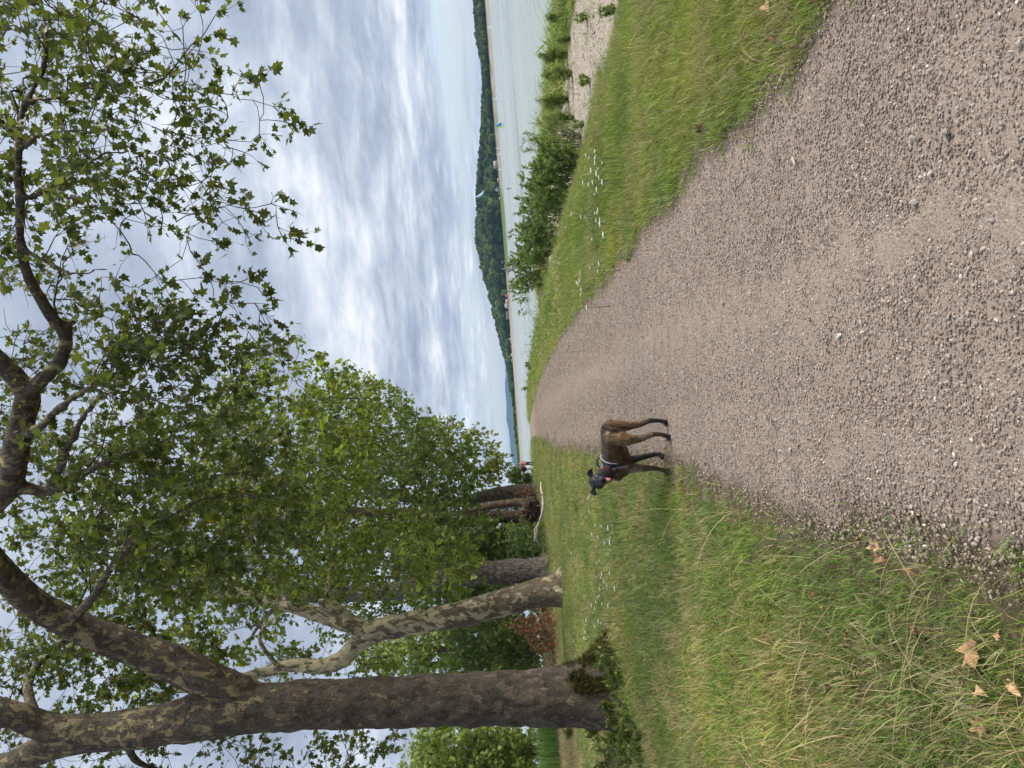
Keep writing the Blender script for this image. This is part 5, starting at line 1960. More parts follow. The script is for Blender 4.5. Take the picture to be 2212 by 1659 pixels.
def blob_mesh(bones, voxel, smooth_it=4, step=.4):
    global ICO
    if ICO is None:
        bm = bmesh.new()
        bmesh.ops.create_icosphere(bm, subdivisions=2, radius=1.0)
        ICO = (np.array([v.co[:] for v in bm.verts]), np.array([[v.index for v in f.verts] for f in bm.faces]))
        bm.free()
    C, R_, V = blob_points(bones, step)
    v = (C[:, None, :] + ICO[0][None] * R_[:, None, None]).reshape(-1, 3)
    t = (ICO[1][None] + (np.arange(len(C)) * len(ICO[0]))[:, None, None]).reshape(-1, 3)
    me = remeshed(v, t, None, voxel, smooth_it)
    return me, C, R_, V


def build_dog():
    K = .0007

    def pz(zx, zy, d):
        return at((2200 + zx / 3.687) / 1.8228, (1550 + zy / 3.687) / 1.8228, d)

    def pg(zx, zy, z):
        return gnd((2200 + zx / 3.687) / 1.8228, (1550 + zy / 3.687) / 1.8228, z)
    paw = {'hr': pg(1555, 412, .028), 'hl': pg(1592, 625, .028), 'fr': pg(1495, 900, .028), 'fl': pg(1560, 1120, .030)}
    dhr, dhl, dfr, dfl = paw['hr'][1], paw['hl'][1], paw['fr'][1], paw['fl'][1]
    head_d = 7.42
    fwd = np.array([-.72, .69, 0])
    left = np.array([-.69, -.72, 0])
    B = []

    def bone(a, ra, b, rb, v=.5):
        k = K * 1.06
        B.append((a, ra * k, b, rb * k, v))
    pelvis = pz(735, 545, 7.46)
    loin = pz(765, 690, 7.54)
    mid = pz(790, 800, 7.60)
    chest = pz(815, 915, 7.68)
    breast = pz(850, 1045, 7.74)
    bone(pelvis, 128, loin, 148, .55)
    bone(loin, 148, mid, 168, .5)
    bone(mid, 170, chest, 192, .45)
    bone(chest, 192, breast, 176, .42)
    bone(pz(840, 860, 7.66), 175, pz(880, 960, 7.70), 170, .4)      # deep chest
    bone(pz(900, 1080, 7.70), 140, pz(840, 1150, 7.68), 118, .45)   # forechest
    # rump and thighs
    bone(pz(700, 500, 7.42), 85, pz(735, 480, 7.46), 92, .6)
    bone(pz(760, 620, 7.40), 112, pz(880, 645, 7.37), 108, .75)
    bone(pz(880, 645, 7.37), 106, pz(1000, 672, 7.36), 84, .8)
    bone(pz(1000, 672, 7.36), 80, pz(1180, 655, 7.37), 52, .7)
    bone(pz(1180, 655, 7.37), 50, pz(1365, 590, dhl - .03), 38, .5)
    bone(pz(1365, 590, dhl - .03), 36, pz(1500, 592, dhl - .02), 29, .35)
    bone(pz(1500, 592, dhl - .02), 29, paw['hl'], 36, .2)
    bone(paw['hl'], 38, paw['hl'] + fwd * .035 + [0, 0, -.006], 33, .15)
    bone(pz(760, 470, 7.47), 98, pz(880, 470, 7.47), 88, .7)
    bone(pz(880, 470, 7.47), 88, pz(1010, 470, 7.47), 64, .75)
    bone(pz(1010, 470, 7.47), 62, pz(1190, 440, 7.46), 46, .6)
    bone(pz(1190, 440, 7.46), 45, pz(1310, 392, dhr - .01), 38, .4)
    bone(pz(1310, 392, dhr - .01), 37, pz(1450, 390, dhr), 29, .15)
    bone(pz(1450, 390, dhr), 29, paw['hr'], 34, .12)
    bone(paw['hr'], 36, paw['hr'] + fwd * .035 + [0, 0, -.006], 31, .12)
    # tucked tail
    bone(pz(655, 470, 7.38), 34, pz(780, 520, 7.33), 27, .35)
    bone(pz(780, 520, 7.33), 27, pz(960, 540, 7.36), 17, .3)
    # front legs
    bone(pz(930, 945, 7.76), 85, pz(1050, 965, dfr + .01), 62, .3)
    bone(pz(1050, 965, dfr + .01), 60, pz(1200, 925, dfr), 46, .15)
    bone(pz(1200, 925, dfr), 45, pz(1370, 885, dfr), 37, .05)
    bone(pz(1370, 885, dfr), 36, pz(1440, 880, dfr), 33, .05)
    bone(pz(1440, 880, dfr), 32, paw['fr'], 40, .05)
    bone(paw['fr'], 42, paw['fr'] + fwd * .03 + [0, 0, -.006], 36, .08)
    bone(pz(900, 1050, 7.68), 120, pz(1040, 1075, 7.66), 84, .5)
    bone(pz(1040, 1075, 7.66), 80, pz(1220, 1082, dfl + .01), 52, .6)
    bone(pz(1220, 1082, dfl + .01), 50, pz(1390, 1082, dfl), 37, .55)
    bone(pz(1390, 1082, dfl), 36, pz(1490, 1105, dfl), 32, .5)
    bone(pz(1490, 1105, dfl), 32, paw['fl'], 38, .4)
    bone(paw['fl'], 40, paw['fl'] + fwd * .02 + left * .02 + [0, 0, -.006], 35, .4)
    # neck and head, turned back to the camera
    hc = pz(562, 1272, head_d)
    bone(breast + [0, 0, .02], 156, pz(735, 1120, 7.66), 130, .45)
    bone(pz(735, 1120, 7.66), 130, pz(655, 1205, 7.54), 110, .38)
    bone(pz(655, 1205, 7.54), 108, pz(600, 1262, head_d + .03), 92, .15)
    tc = Cv - hc
    tc /= np.linalg.norm(tc)
    up = Uv - tc * (Uv @ tc)
    up /= np.linalg.norm(up)
    rt = np.cross(tc, up)           # towards the viewer's left... side axis of the face
    tilt = math.radians(9)
    up, rt = up * math.cos(tilt) - rt * math.sin(tilt) * -1, rt * math.cos(tilt) - up * math.sin(tilt)

    def hp(a, b, c):
        """face coordinates: side, up, towards the viewer, metres"""
        return hc + rt * a + up * b + tc * c
    bone(hp(0, .02, -.035), 100, hp(0, .012, .0), 98, .12)
    bone(hp(-.035, -.012, .01), 66, hp(.035, -.012, .01), 66, .06)
    bone(hp(0, -.02, .045), 70, hp(0, -.048, .092), 58, .05)
    bone(hp(-.012, -.050, .095), 48, hp(.012, -.050, .095), 48, .05)
    bone(hp(0, -.050, .098), 54, hp(0, -.056, .112), 48, .05)
    bone(hp(0, -.075, .03), 50, hp(0, -.108, .075), 30, .05)       # lower jaw, open
    bone(hp(-.03, .035, .035), 30, hp(-.018, .03, .05), 24, .12)
    bone(hp(.03, .035, .035), 30, hp(.018, .03, .05), 24, .12)
    me, C, R_, V = blob_mesh(B, .0075, 5)
    org = np.array([pelvis[0] * .5 + chest[0] * .5, pelvis[1] * .5 + chest[1] * .5, 0.0])
    v = verts_of(me).astype(float)
    bvh = BVHTree.FromPolygons([Vector(p) for p in v], [tuple(p.vertices) for p in me.polygons])
    # coat value: blend of the nearest lumps
    val = np.empty(len(v))
    for i0 in range(0, len(v), 4000):
        d = np.linalg.norm(v[i0:i0 + 4000, None, :] - C[None], axis=2) / R_[None]
        w = np.exp(-(d - d.min(1)[:, None]) * 7)
        val[i0:i0 + 4000] = (w * V[None]).sum(1) / w.sum(1)
    # dark saddle along the back
    topz = np.clip((v[:, 2] - (pelvis[2] + .045)) / .05, 0, 1)
    val = val * (1 - .65 * topz)
    set_attr(me, 'coat', val)
    me.vertices.foreach_set('co', (v - org).astype(np.float32).ravel())
    me.update()
    m, t, out = new_mat('brindle coat')
    a = N(t, 'ShaderNodeAttribute', attribute_name='coat')
    tcn = N(t, 'ShaderNodeTexCoord')
    mp = N(t, 'ShaderNodeMapping')
    mp.inputs['Rotation'].default_value = (0, 0, math.radians(-46))
    mp.inputs['Scale'].default_value = (1.0, 1.0, .32)
    L(t, tcn.outputs['Object'], mp.inputs[0])
    n1 = N(t, 'ShaderNodeTexNoise', inp={'Scale': 34.0, 'Detail': 5.0, 'Roughness': .6, 'Distortion': .8})
    L(t, mp.outputs[0], n1.inputs['Vector'])
    n2 = N(t, 'ShaderNodeTexNoise', inp={'Scale': 220.0, 'Detail': 3.0})
    L(t, mp.outputs[0], n2.inputs['Vector'])
    br = ramp(t, n1.outputs[0], [(.38, (.35, .35, .35)), (.60, (1.25, 1.25, 1.25))])
    br = mixc(t, 1.0, br, ramp(t, n2.outputs[0], [(.3, (.8, .8, .8)), (.7, (1.2, 1.2, 1.2))]), 'MULTIPLY')
    c = ramp(t, a.outputs['Fac'], [(0.0, (.008, .008, .009)), (.16, (.015, .013, .012)), (.36, (.046, .025, .011)), (.55, (.088, .045, .017)), (.8, (.165, .10, .044))])
    c = mixc(t, 1.0, c, br, 'MULTIPLY')
    b = N(t, 'ShaderNodeBsdfPrincipled', inp={'Roughness': .5, 'Specular IOR Level': .35})
    b.inputs['Sheen Weight'].default_value = .08
    L(t, c, b.inputs['Base Color'])
    bp = N(t, 'ShaderNodeBump', inp={'Strength': .35, 'Distance': .004})
    L(t, n2.outputs[0], bp.inputs['Height'])
    L(t, bp.outputs[0], b.inputs['Normal'])
    L(t, b.outputs[0], out.inputs[0])
    root = empty('dog', org)
    tag(root, 'brindle dog in a dark harness standing on the path, looking back with mouth open', 'dog')
    link('body', me, m, root)
    black = simple_mat('dog black', (.014, .014, .016), .4, .2, 30)
    nosem = simple_mat('dog nose', (.008, .008, .009), .25, .1, 30, 0, .5)
    pink = simple_mat('dog tongue', (.42, .15, .16), .35, .15, 30)
    eyem = simple_mat('dog eye', (.02, .012, .008), .08, .1, 30, 0, .6)

    def part(name, bones, mat, vox=.004, sm=2, parent=root, base=org):
        me_, *_ = blob_mesh(bones, vox, sm)
        vv = verts_of(me_) - base
        me_.vertices.foreach_set('co', vv.astype(np.float32).ravel())
        me_.update()
        return link(name, me_, mat, parent)
    # ears: folded flaps
    for s in (-1, 1):
        bx = [(hp(.058 * s, .055, -.012), .020, hp(.088 * s, .074, -.006), .020, 0), (hp(.088 * s, .074, -.006), .021, hp(.118 * s, .060, .006), .017, 0), (hp(.118 * s, .060, .006), .016, hp(.130 * s, .030, .014), .009, 0),
              (hp(.075 * s, .045, -.004), .014, hp(.108 * s, .040, .006), .012, 0)]
        part('ear', bx, black)
        part('eye', [(hp(.034 * s, .012, .066), .0105, hp(.034 * s, .0115, .0665), .0105, 0)], eyem, .003, 0)
    part('nose', [(hp(-.010, -.036, .142), .014, hp(.010, -.036, .142), .014, 0), (hp(0, -.046, .143), .012, hp(0, -.052, .14), .011, 0)], nosem, .003, 1)
    part('tongue', [(hp(-.008, -.088, .09), .013, hp(.008, -.092, .105), .014, 0), (hp(0, -.092, .105), .020, hp(.003, -.122, .118), .017, 0)], pink, .004, 2)

    # harness
    strap = simple_mat('harness webbing', (.17, .18, .20), .6, .2, 60)
    edge = simple_mat('harness piping', (.30, .32, .37), .5, .1, 60)
    navy = simple_mat('harness pad', (.016, .018, .032), .7, .25, 60)
    buck = simple_mat('harness buckle', (.20, .22, .27), .4, .1, 60)
    hroot = root

    def cast(c, d):
        h = bvh.ray_cast(Vector(c), Vector(d), .19)
        return None if h[0] is None else np.array(h[0])

    def band(name, c, e1, e2, n, width, off, mat, a0=0.0, a1=2 * math.pi, k=64, rows=3):
        n = n / np.linalg.norm(n)
        G = []
        for a_ in np.linspace(a0, a1, k):
            d = math.cos(a_) * e1 + math.sin(a_) * e2
            d = d / np.linalg.norm(d)
            row = []
            for f in np.linspace(-.5, .5, rows):
                h = cast(c + n * width * f, d)
                if h is None:
                    h = c + n * width * f + d * .15
                row.append(h + d * off)
            G.append(row)
        G = np.array(G)
        # the band is taut: no jumps into dips
        cen = np.linalg.norm(G - c, axis=2)
        for _ in range(3):
            cen = np.maximum(cen, .5 * (np.roll(cen, 1, 0) + np.roll(cen, -1, 0))) if abs(a1 - a0 - 2 * math.pi) < .01 else cen
        dirs = (G - c) / np.linalg.norm(G - c, axis=2)[:, :, None]
        G = c + dirs * cen[:, :, None]
        inner = c + dirs * (cen[:, :, None] - .010)
        v_ = np.concatenate([G.reshape(-1, 3), inner.reshape(-1, 3)]) - org
        q = []
        o2 = k * rows
        for i in range(k - 1):
            for j in range(rows - 1):
                p_ = i * rows + j
                q.append((p_, p_ + 1, p_ + rows + 1, p_ + rows))
            p_ = i * rows
            q.append((p_, p_ + rows, o2 + p_ + rows, o2 + p_))
            p_ = i * rows + rows - 1
            q.append((p_, o2 + p_, o2 + p_ + rows, p_ + rows))
        return link(name, mesh_np(name, v_, None, q, None, True), mat, hroot), G
    UP = np.array([0, 0, 1.0])
    fwd = np.array([-.92, .39, 0])
    left = np.array([-.39, -.92, 0])
    g = pz(800, 985, 7.71)
    band('harness_girth', g, left, UP, fwd, .024, .006, strap)
    # pad over the withers
    gp = pz(790, 985, 7.71)
    band('harness_pad', gp, left, UP, fwd, .115, .011, navy, math.radians(-5), math.radians(150), 40, 7)
    for s in (-1, 1):
        band('harness_piping', gp + fwd * .058 * s, left, UP, fwd, .009, .013, edge, math.radians(-6), math.radians(150), 40, 2)
    # breast strap from the pad round the front of the chest
    wi = pz(640, 1010, 7.72)
    lo = pz(850, 1240, 7.70)
    e1 = lo - wi
    e1 /= np.linalg.norm(e1)
    e2 = left - e1 * (left @ e1)
    e2 /= np.linalg.norm(e2)
    band('harness_breast_strap', (wi + lo) / 2, e1, e2, np.cross(e1, e2), .026, .006, strap)
    # red collar
    nc = pz(655, 1200, 7.54)
    na = pz(600, 1262, head_d + .03) - pz(735, 1120, 7.66)
    na /= np.linalg.norm(na)
    c1 = np.cross(na, UP)
    c1 /= np.linalg.norm(c1)
    band('collar', nc - na * .02, c1, np.cross(na, c1), na, .02, .004, simple_mat('collar', (.07, .012, .012), .7, .2, 40))
    # buckle and handle
    d0 = math.cos(.62) * left + math.sin(.62) * UP
    hb = cast(gp, d0)
    if hb is None:
        hb = gp + d0 * .13
    mb = MB()
    mb.box((0, 0, 0), (.036, .014, .05))
    o = link('buckle', mb.mesh('buckle', False), buck, hroot)
    o.location = hb + d0 * .014 - org
    o.rotation_mode = 'QUATERNION'
    o.rotation_quaternion = Vector(d0).to_track_quat('Y', 'Z')
    bv = o.modifiers.new('bevel', 'BEVEL')
    bv.width = .004
    tp = cast(gp, UP)
    tp = (tp if tp is not None else gp + UP * .14) + UP * .012
    mb = MB()
    mb.tube(catmull([tp - fwd * .055 - [0, 0, .01], tp - fwd * .045 + UP * .035, tp + UP * .05, tp + fwd * .045 + UP * .035, tp + fwd * .055 - [0, 0, .01]], 18) - org, np.full(18, .008), 8)
    link('harness_handle', mb.mesh('harness_handle'), navy, hroot)


build_dog()


# ---------------------------------------------------------------- two people by the lake
def person(label, x, y, dist, h, top, bottom, hair, turn, hat=False):
    b = on_ground(x, y, dist)
    skin = simple_mat('skin', (.42, .27, .20), .6, .1, 20)
    root = empty('person', b)
    root.rotation_euler = (0, 0, turn)
    tag(root, label, 'person')
    k = h / 1.7
    P = lambda *a: np.array(a, float) * k
    legs = []
    arms = []
    for s in (-1, 1):
        legs += [(P(.09 * s, 0, .92), .085 * k, P(.10 * s, .02, .50), .062 * k, 0), (P(.10 * s, .02, .50), .06 * k, P(.11 * s, 0, .09), .042 * k, 0), (P(.11 * s, 0, .05), .042 * k, P(.12 * s, -.13, .035), .033 * k, 0)]
        arms += [(P(.19 * s, 0, 1.40), .052 * k, P(.25 * s, .03, 1.13), .043 * k, 0), (P(.25 * s, .03, 1.13), .04 * k, P(.22 * s, -.12, .93), .032 * k, 0), (P(.22 * s, -.12, .93), .034 * k, P(.21 * s, -.16, .87), .026 * k, 0)]
    torso = [(P(0, 0, .95), .13 * k, P(0, 0, 1.15), .125 * k, 0), (P(0, 0, 1.15), .13 * k, P(0, .01, 1.34), .14 * k, 0), (P(-.12, 0, 1.40), .07 * k, P(.12, 0, 1.40), .07 * k, 0), (P(-.08, 0, .95), .11 * k, P(.08, 0, .95), .11 * k, 0)]
    headb = [(P(0, 0, 1.42), .055 * k, P(0, -.01, 1.53), .055 * k, 0), (P(0, -.01, 1.58), .085 * k, P(0, -.02, 1.63), .088 * k, 0), (P(0, -.10, 1.585), .02 * k, P(0, -.08, 1.61), .018 * k, 0)]
    me, *_ = blob_mesh(legs + arms + torso + headb, .03, 2, .6)
    link('body', me, skin, root)
    infl = lambda bs, d: [(a, ra + d, c_, rc + d, v_) for a, ra, c_, rc, v_ in bs]
    upper = [bb for i, bb in enumerate(arms) if i % 3 == 0]
    me, *_ = blob_mesh(infl(torso + upper, .022 * k), .028, 1, .6)
    link('shirt', me, simple_mat('shirt', top, .8, .15, 6), root)
    me, *_ = blob_mesh(infl([bb for i, bb in enumerate(legs) if i % 3 != 2], .02 * k), .028, 1, .6)
    link('trousers', me, simple_mat('trousers', bottom, .8, .15, 6), root)
    me, *_ = blob_mesh([(P(0, .02, 1.62), .098 * k, P(0, .0, 1.67), .088 * k, 0)], .025, 1, .6)
    link('hair', me, simple_mat('hair', hair, .7, .2, 20), root)


person('person in a rose red top standing by the lake at the end of the lawn', 1140, 1001, 74, 1.62, (.42, .17, .18), (.05, .05, .07), (.03, .02, .015), .4)
person('person in dark and white clothes standing beside the one in rose red', 1140, 1012, 75, 1.56, (.06, .05, .06), (.70, .70, .68), (.04, .03, .02), 2.6)


# ---------------------------------------------------------------- craft on the lake and things on the far shore
def water_dist(x, y):
    d = ray(x, y)
    return (WATER_Z - H) / d[2] * d[1]


def dinghy(label, xb, y, h, sail_cols, lean=.0, turn=.3, hull=(.75, .75, .75)):
    dist = min(water_dist(xb, y), 640.0)
    p = at(xb, y, dist)
    p[2] = WATER_Z
    root = empty('sailing_dinghy', p)
    root.rotation_euler = (0, lean, turn)
    tag(root, label, 'boat')
    L_ = h * .75
    secs = [(-.5, .30, .22), (-.25, .36, .22), (.1, .33, .22), (.35, .2, .24), (.5, .03, .28)]
    v, q = [], []
    for fx, w_, hh in secs:
        v += [(fx * L_, -w_ * .5 * L_ * .6, hh), (fx * L_, -w_ * .3 * L_ * .6, -.12), (fx * L_, w_ * .3 * L_ * .6, -.12), (fx * L_, w_ * .5 * L_ * .6, hh)]
    for i in range(4):
        for j in range(4):
            q.append((i * 4 + j, i * 4 + (j + 1) % 4, (i + 1) * 4 + (j + 1) % 4, (i + 1) * 4 + j))
    q.append((0, 3, 2, 1))
    link('hull', mesh_np('hull', v, None, q), simple_mat('dinghy hull', hull, .4, .05, 3), root)
    mb = MB()
    mb.tube([(.08 * L_, 0, .1), (.06 * L_, 0, h)], [.05, .03], 6)
    link('mast', mb.mesh('mast'), simple_mat('mast', (.3, .3, .3), .4), root)

    def sail(name, pts, colr, belly):
        a, b_, c_ = [np.array(z, float) for z in pts]
        vv, tt = [], []
        n = 6
        for i in range(n + 1):
            for j in range(i + 1):
                f = i / n
                g_ = j / i if i else 0
                pp = a + f * ((b_ - a) * (1 - g_) + (c_ - a) * g_)
                vv.append(pp + np.array([0, belly * math.sin(math.pi * g_) * math.sin(math.pi * f), 0]))
        for i in range(n):
            for j in range(i + 1):
                p0 = i * (i + 1) // 2 + j
                p1 = (i + 1) * (i + 2) // 2 + j
                tt.append((p0, p1, p1 + 1))
                if j < i:
                    tt.append((p0, p1 + 1, p0 + 1))
        m_, t_, o_ = new_mat('sailcloth')
        b1 = N(t_, 'ShaderNodeBsdfDiffuse')
        b1.inputs[0].default_value = (*colr, 1)
        b2 = N(t_, 'ShaderNodeBsdfTranslucent')
        b2.inputs[0].default_value = (*colr, 1)
        mx = N(t_, 'ShaderNodeMixShader', inp={0: .4})
        L(t_, b1.outputs[0], mx.inputs[1])
        L(t_, b2.outputs[0], mx.inputs[2])
        L(t_, mx.outputs[0], o_.inputs[0])
        link(name, mesh_np(name, vv, tt, None, None, True), m_, root)
    sail('mainsail', [(.06 * L_, 0, h), (.05 * L_, 0, .55), (-.48 * L_, .25, .6)], sail_cols[0], .3)
    if len(sail_cols) > 1:
        sail('jib', [(.10 * L_, 0, h * .82), (.48 * L_, 0, .35), (.12 * L_, .15, .5)], sail_cols[1], .2)


W = (.80, .80, .78)
dinghy('white sailing dinghy nearest the right end of the far beach', 1061.5, 58, 4.4, (W, W), 0, .5)
dinghy('white sailing dinghy left of the two pale tree gaps on the far shore', 1073, 213, 4.0, (W, W), 0, .2)
dinghy('dinghy with bright blue and lime yellow sails', 1087, 270, 3.9, ((.03, .24, .55), (.62, .80, .05)), .12, 2.6)
dinghy('white dinghy with tall narrow sail near the far bank', 1080, 319.5, 5.0, (W,), 0, 1.2)
dinghy('white dinghy with broad sail next to the narrow one', 1080.5, 333, 4.4, (W, W), 0, .1)
dinghy('pale catamaran like boat moored by the white hut', 1083, 366, 4.6, (W,), 0, 1.9)


def kite_and_surfer():
    d = 255.0
    # arc kite with stripes
    a0, a1 = at(1027.5, 426, d), at(1046, 412, d)
    mb = MB()
    n = 26
    span = a1 - a0
    side = np.cross(span, Fv)
    side /= np.linalg.norm(side)
    v, col_ = [], []
    for i in range(n + 1):
        f = i / n
        bow = math.sin(f * math.pi)
        c = a0 + span * f + side * (-.7 * bow)
        w_ = .25 + .75 * bow
        for j in range(7):
            g_ = j / 6
            v.append(c + side * w_ * (g_ - .3) + Fv * (.25 * math.sin(g_ * math.pi) * bow) * -1)
            col_.append([(.10, .30, .55), (.62, .70, .75), (.12, .34, .58), (.66, .72, .76), (.14, .36, .6), (.70, .74, .78), (.16, .38, .6)][j])
    v = np.array(v)
    back = v + Fv * .12
    q = []
    for i in range(n):
        for j in range(6):
            p_ = i * 7 + j
            q.append((p_, p_ + 1, p_ + 8, p_ + 7))
    nq = len(v)
    q2 = [(a + nq, d_ + nq, c_ + nq, b_ + nq) for a, b_, c_, d_ in q]
    org = a0.copy()
    me = mesh_np('kite', np.concatenate([v, back]) - org, None, q + q2, {'stripe': np.array(col_ + col_)}, True)
    m, t, out = new_mat('striped kite cloth')
    a_ = N(t, 'ShaderNodeAttribute', attribute_name='stripe')
    b = N(t, 'ShaderNodeBsdfPrincipled', inp={'Roughness': .6})
    L(t, a_.outputs['Color'], b.inputs['Base Color'])
    L(t, b.outputs[0], out.inputs[0])
    o = link('surf_kite', me, m, None, org)
    tag(o, 'curved blue and white striped kite flying before the wooded hill', 'kite')
    # the rider
    x, y = 1104, 407
    dist = water_dist(x, y)
    p = at(x, y, dist)
    p[2] = WATER_Z
    root = empty('person', p)
    tag(root, 'kite surfer in a dark wetsuit crouching on a board on the water', 'person')
    bones = []
    for s in (-1, 1):
        bones += [(np.array([.05 + .22 * s, 0, .12]), .06, np.array([.16 * s, .1, .48]), .07, 0), (np.array([.16 * s, .1, .48]), .075, np.array([.06 * s, -.08, .80]), .10, 0)]
        bones += [(np.array([.16 * s, -.1, 1.22]), .06, np.array([.25 * s, .15, 1.10]), .05, 0), (np.array([.25 * s, .15, 1.10]), .05, np.array([.14 * s, .38, 1.2]), .04, 0)]
    bones += [(np.array([0, -.08, .80]), .13, np.array([0, -.1, 1.2]), .15, 0), (np.array([0, -.1, 1.25]), .07, np.array([0, -.06, 1.38]), .06, 0), (np.array([0, -.05, 1.44]), .10, np.array([0, -.05, 1.48]), .10, 0)]
    me, *_ = blob_mesh(bones, .035, 2, .6)
    link('body', me, simple_mat('wetsuit', (.02, .022, .03), .5), root)
    mb = MB()
    mb.box((0, 0, .05), (1.4, .42, .05))
    o2 = link('board', mb.mesh('board', False), simple_mat('board', (.5, .5, .5), .4), root)
    bv = o2.modifiers.new('bevel', 'BEVEL')
    bv.width = .05
    mb = MB()
    mb.tube([[-.28, .4, 1.2], [.28, .4, 1.2]], [.018, .018], 6)
    link('control_bar', mb.mesh('control_bar'), simple_mat('bar', (.05, .05, .05), .5), root)


kite_and_surfer()


def far_ground(y, back):
    d = ray(1095, y)
    sd_ = 800.0
    for _ in range(6):
        sd_ = float(shore_y(d[0] * sd_))
    dep = sd_ + back
    p = at(1095, y, dep)
    p[2] = float(land_z(p[0], dep))
    return p


def hut(name, label, cat, y, back, w, dp, h, wall, roofc, style='gable', turn=0.0):
    p = far_ground(y, back)
    root = empty(name, p)
    root.rotation_euler = (0, 0, turn)
    tag(root, label, cat)
    wm = simple_mat('hut wall', wall, .7, .08, .5)
    rm = simple_mat('hut roof', roofc, .7, .1, .5)
    if style == 'tent':
        # side cloth, ridge roof with peaks
        mb = MB()
        mb.box((0, 0, h * .3), (w, dp, h * .6))
        link('side_cloth', mb.mesh('side_cloth', False), wm, root)
        v = [(-w / 2 - .15, -dp / 2 - .15, h * .6), (w / 2 + .15, -dp / 2 - .15, h * .6), (w / 2 + .15, dp / 2 + .15, h * .6), (-w / 2 - .15, dp / 2 + .15, h * .6), (-w * .2, 0, h), (w * .2, 0, h)]
        link('roof', mesh_np('roof', v, [(1, 2, 5), (3, 0, 4)], [(0, 1, 5, 4), (2, 3, 4, 5), (0, 3, 2, 1)]), rm, root)
        return
    mb = MB()
    mb.box((0, 0, h * .35 - .2), (w, dp, h * .7 + .4))
    wl = link('wall', mb.mesh('wall', False), wm, root)
    v = [(-w / 2 - .3, -dp / 2 - .3, h * .7), (w / 2 + .3, -dp / 2 - .3, h * .7), (w / 2 + .3, dp / 2 + .3, h * .7), (-w / 2 - .3, dp / 2 + .3, h * .7), (-w / 2 - .3, 0, h), (w / 2 + .3, 0, h)]
    link('roof', mesh_np('roof', v, [(1, 2, 5), (3, 0, 4)], [(0, 1, 5, 4), (2, 3, 4, 5), (0, 3, 2, 1)]), rm, root)
    dk = simple_mat('dark glass', (.03, .035, .04), .2)
    n = max(2, int(w / 2.6))
    for i in range(n):
        mb = MB()
        xx = -w / 2 + (i + .5) * w / n
        mb.box((xx, -dp / 2 - .02, h * .36), (w / n * .5, .08, h * .26))
        link('window', mb.mesh('window', False), dk, root)


hut('boat_hut', 'white hut with pale roof on the far shore by the moored boats', 'hut', 354, 30, 7, 5, 4.0, (.55, .52, .52), (.50, .47, .48))
hut('beach_tent', 'red beach tent on the far shore behind the tall sapling', 'tent', 639, 22, 4, 3, 2.8, (.50, .11, .08), (.50, .13, .10), 'tent')
hut('beach_tent', 'pale orange beach tent left of the red one on the far shore', 'tent', 651, 20, 5, 4, 3.2, (.60, .36, .25), (.62, .40, .30), 'tent')
hut('marquee', 'white marquee with pointed roof on the far shore', 'tent', 660, 34, 7, 5, 4.4, (.58, .58, .57), (.62, .62, .61), 'tent')
hut('beach_house', 'white beach building with dark openings on the far shore', 'building', 681, 34, 10, 6, 4.6, (.50, .50, .49), (.40, .38, .37))
hut('pavilion', 'small white pavilion among the trees on the far shore', 'building', 405, 34, 6, 4, 4.2, (.74, .75, .78), (.70, .72, .76))
hut('pavilion', 'grey roofed pavilion at the foot of the wooded hill', 'building', 572, 34, 10, 6, 4.6, (.60, .60, .60), (.45, .47, .50))


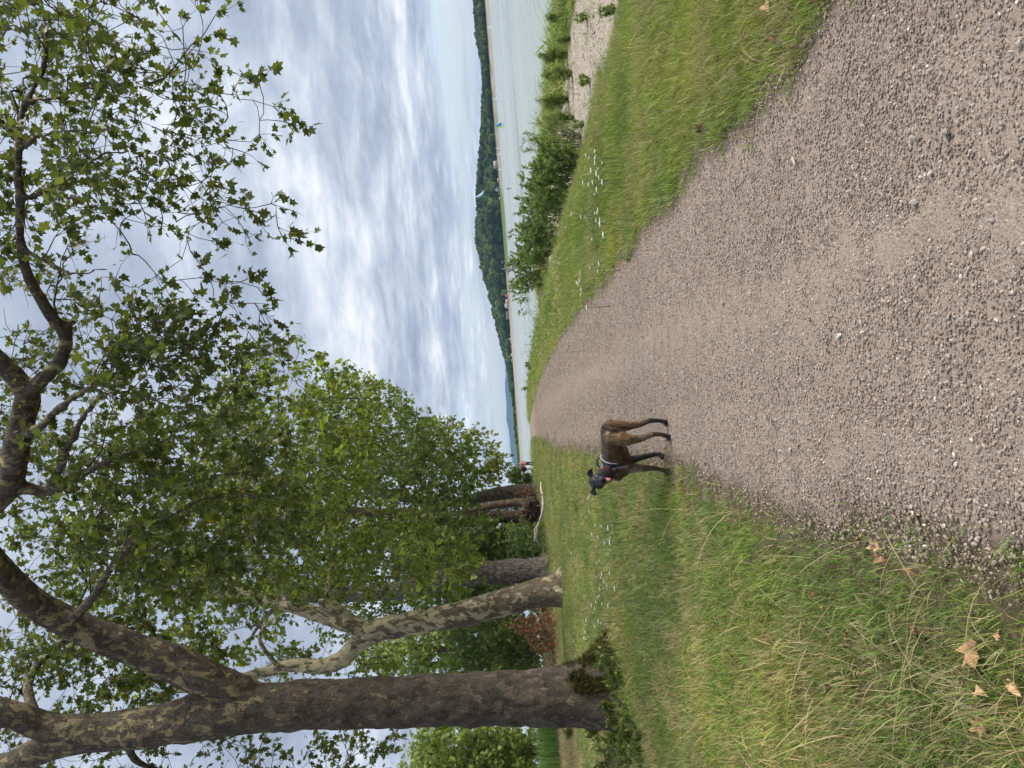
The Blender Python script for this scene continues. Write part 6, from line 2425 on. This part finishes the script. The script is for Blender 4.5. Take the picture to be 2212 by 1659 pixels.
def far_cars():
    cols = [('white', (.75, .75, .75)), ('dark', (.05, .05, .06)), ('silver', (.45, .46, .48)), ('white', (.75, .75, .75)), ('blue', (.06, .10, .22)), ('white', (.74, .74, .72)), ('grey', (.22, .22, .23)), ('red', (.35, .05, .04)), ('white', (.75, .75, .75)), ('silver', (.5, .5, .52))]
    ys_ = [388, 396, 416, 428, 726, 734, 741, 752, 768, 780]
    ordn = ['rightmost', 'second from the right', 'third from the right', 'fourth from the right', 'fifth from the right', 'fifth from the left', 'fourth from the left', 'third from the left', 'second from the left', 'leftmost']
    glass = simple_mat('car glass', (.02, .022, .025), .1)
    tyre = simple_mat('tyre', (.02, .02, .02), .8)
    for (nm, c), y, od in zip(cols, ys_, ordn):
        p = far_ground(y, 31)
        root = empty('parked_car', p)
        root.rotation_euler = (0, 0, random.uniform(-.2, .2) + (1.57 if random.random() < .4 else 0))
        tag(root, '%s car parked on the far shore, %s of the parked cars' % (nm, od), 'car', 'cars parked on the far shore')
        prof = [(-2.1, .35), (-2.1, .85), (-1.4, .95), (-.9, 1.45), (.6, 1.48), (1.15, .98), (2.0, .85), (2.1, .35)]
        v = [(x, -.85, z) for x, z in prof] + [(x, .85, z) for x, z in prof]
        n = len(prof)
        q = [(i, (i + 1) % n, n + (i + 1) % n, n + i) for i in range(n)]
        t_ = [(0, i + 1, i) for i in range(1, n - 1)] + [(n, n + i, n + i + 1) for i in range(1, n - 1)]
        link('body', mesh_np('body', v, t_, q), simple_mat('car paint ' + nm, c, .3, .03, 2), root)
        for s in (-1, 1):
            mb = MB()
            mb.box((-.15, .86 * s, 1.2), (1.7, .03, .35))
            link('side_window', mb.mesh('side_window', False), glass, root)
            for xx in (-1.3, 1.3):
                mb = MB()
                mb.tube([(xx, .7 * s, .33), (xx, .9 * s, .33)], [.33, .33], 12)
                link('wheel', mb.mesh('wheel'), tyre, root)


far_cars()


# ---------------------------------------------------------------- the air over the lake
def haze():
    mb = MB()
    mb.box((0, 4530, 43), (14300, 9140, 103))
    me = mb.mesh('haze', False)
    m = bpy.data.materials.new('hazy air')
    m.use_nodes = True
    t = m.node_tree
    t.nodes.clear()
    out = N(t, 'ShaderNodeOutputMaterial')
    v = N(t, 'ShaderNodeVolumePrincipled')
    v.inputs['Color'].default_value = (.42, .66, 1.0, 1)
    v.inputs['Density'].default_value = HAZE
    v.inputs['Anisotropy'].default_value = 0.2
    L(t, v.outputs[0], out.inputs['Volume'])
    o = link('haze', me, m)
    tag(o, 'pale blue air over the lake and the far hills', 'haze', kind='stuff')


HAZE = 7.5e-5
haze()
scene.cycles.volume_bounces = 0
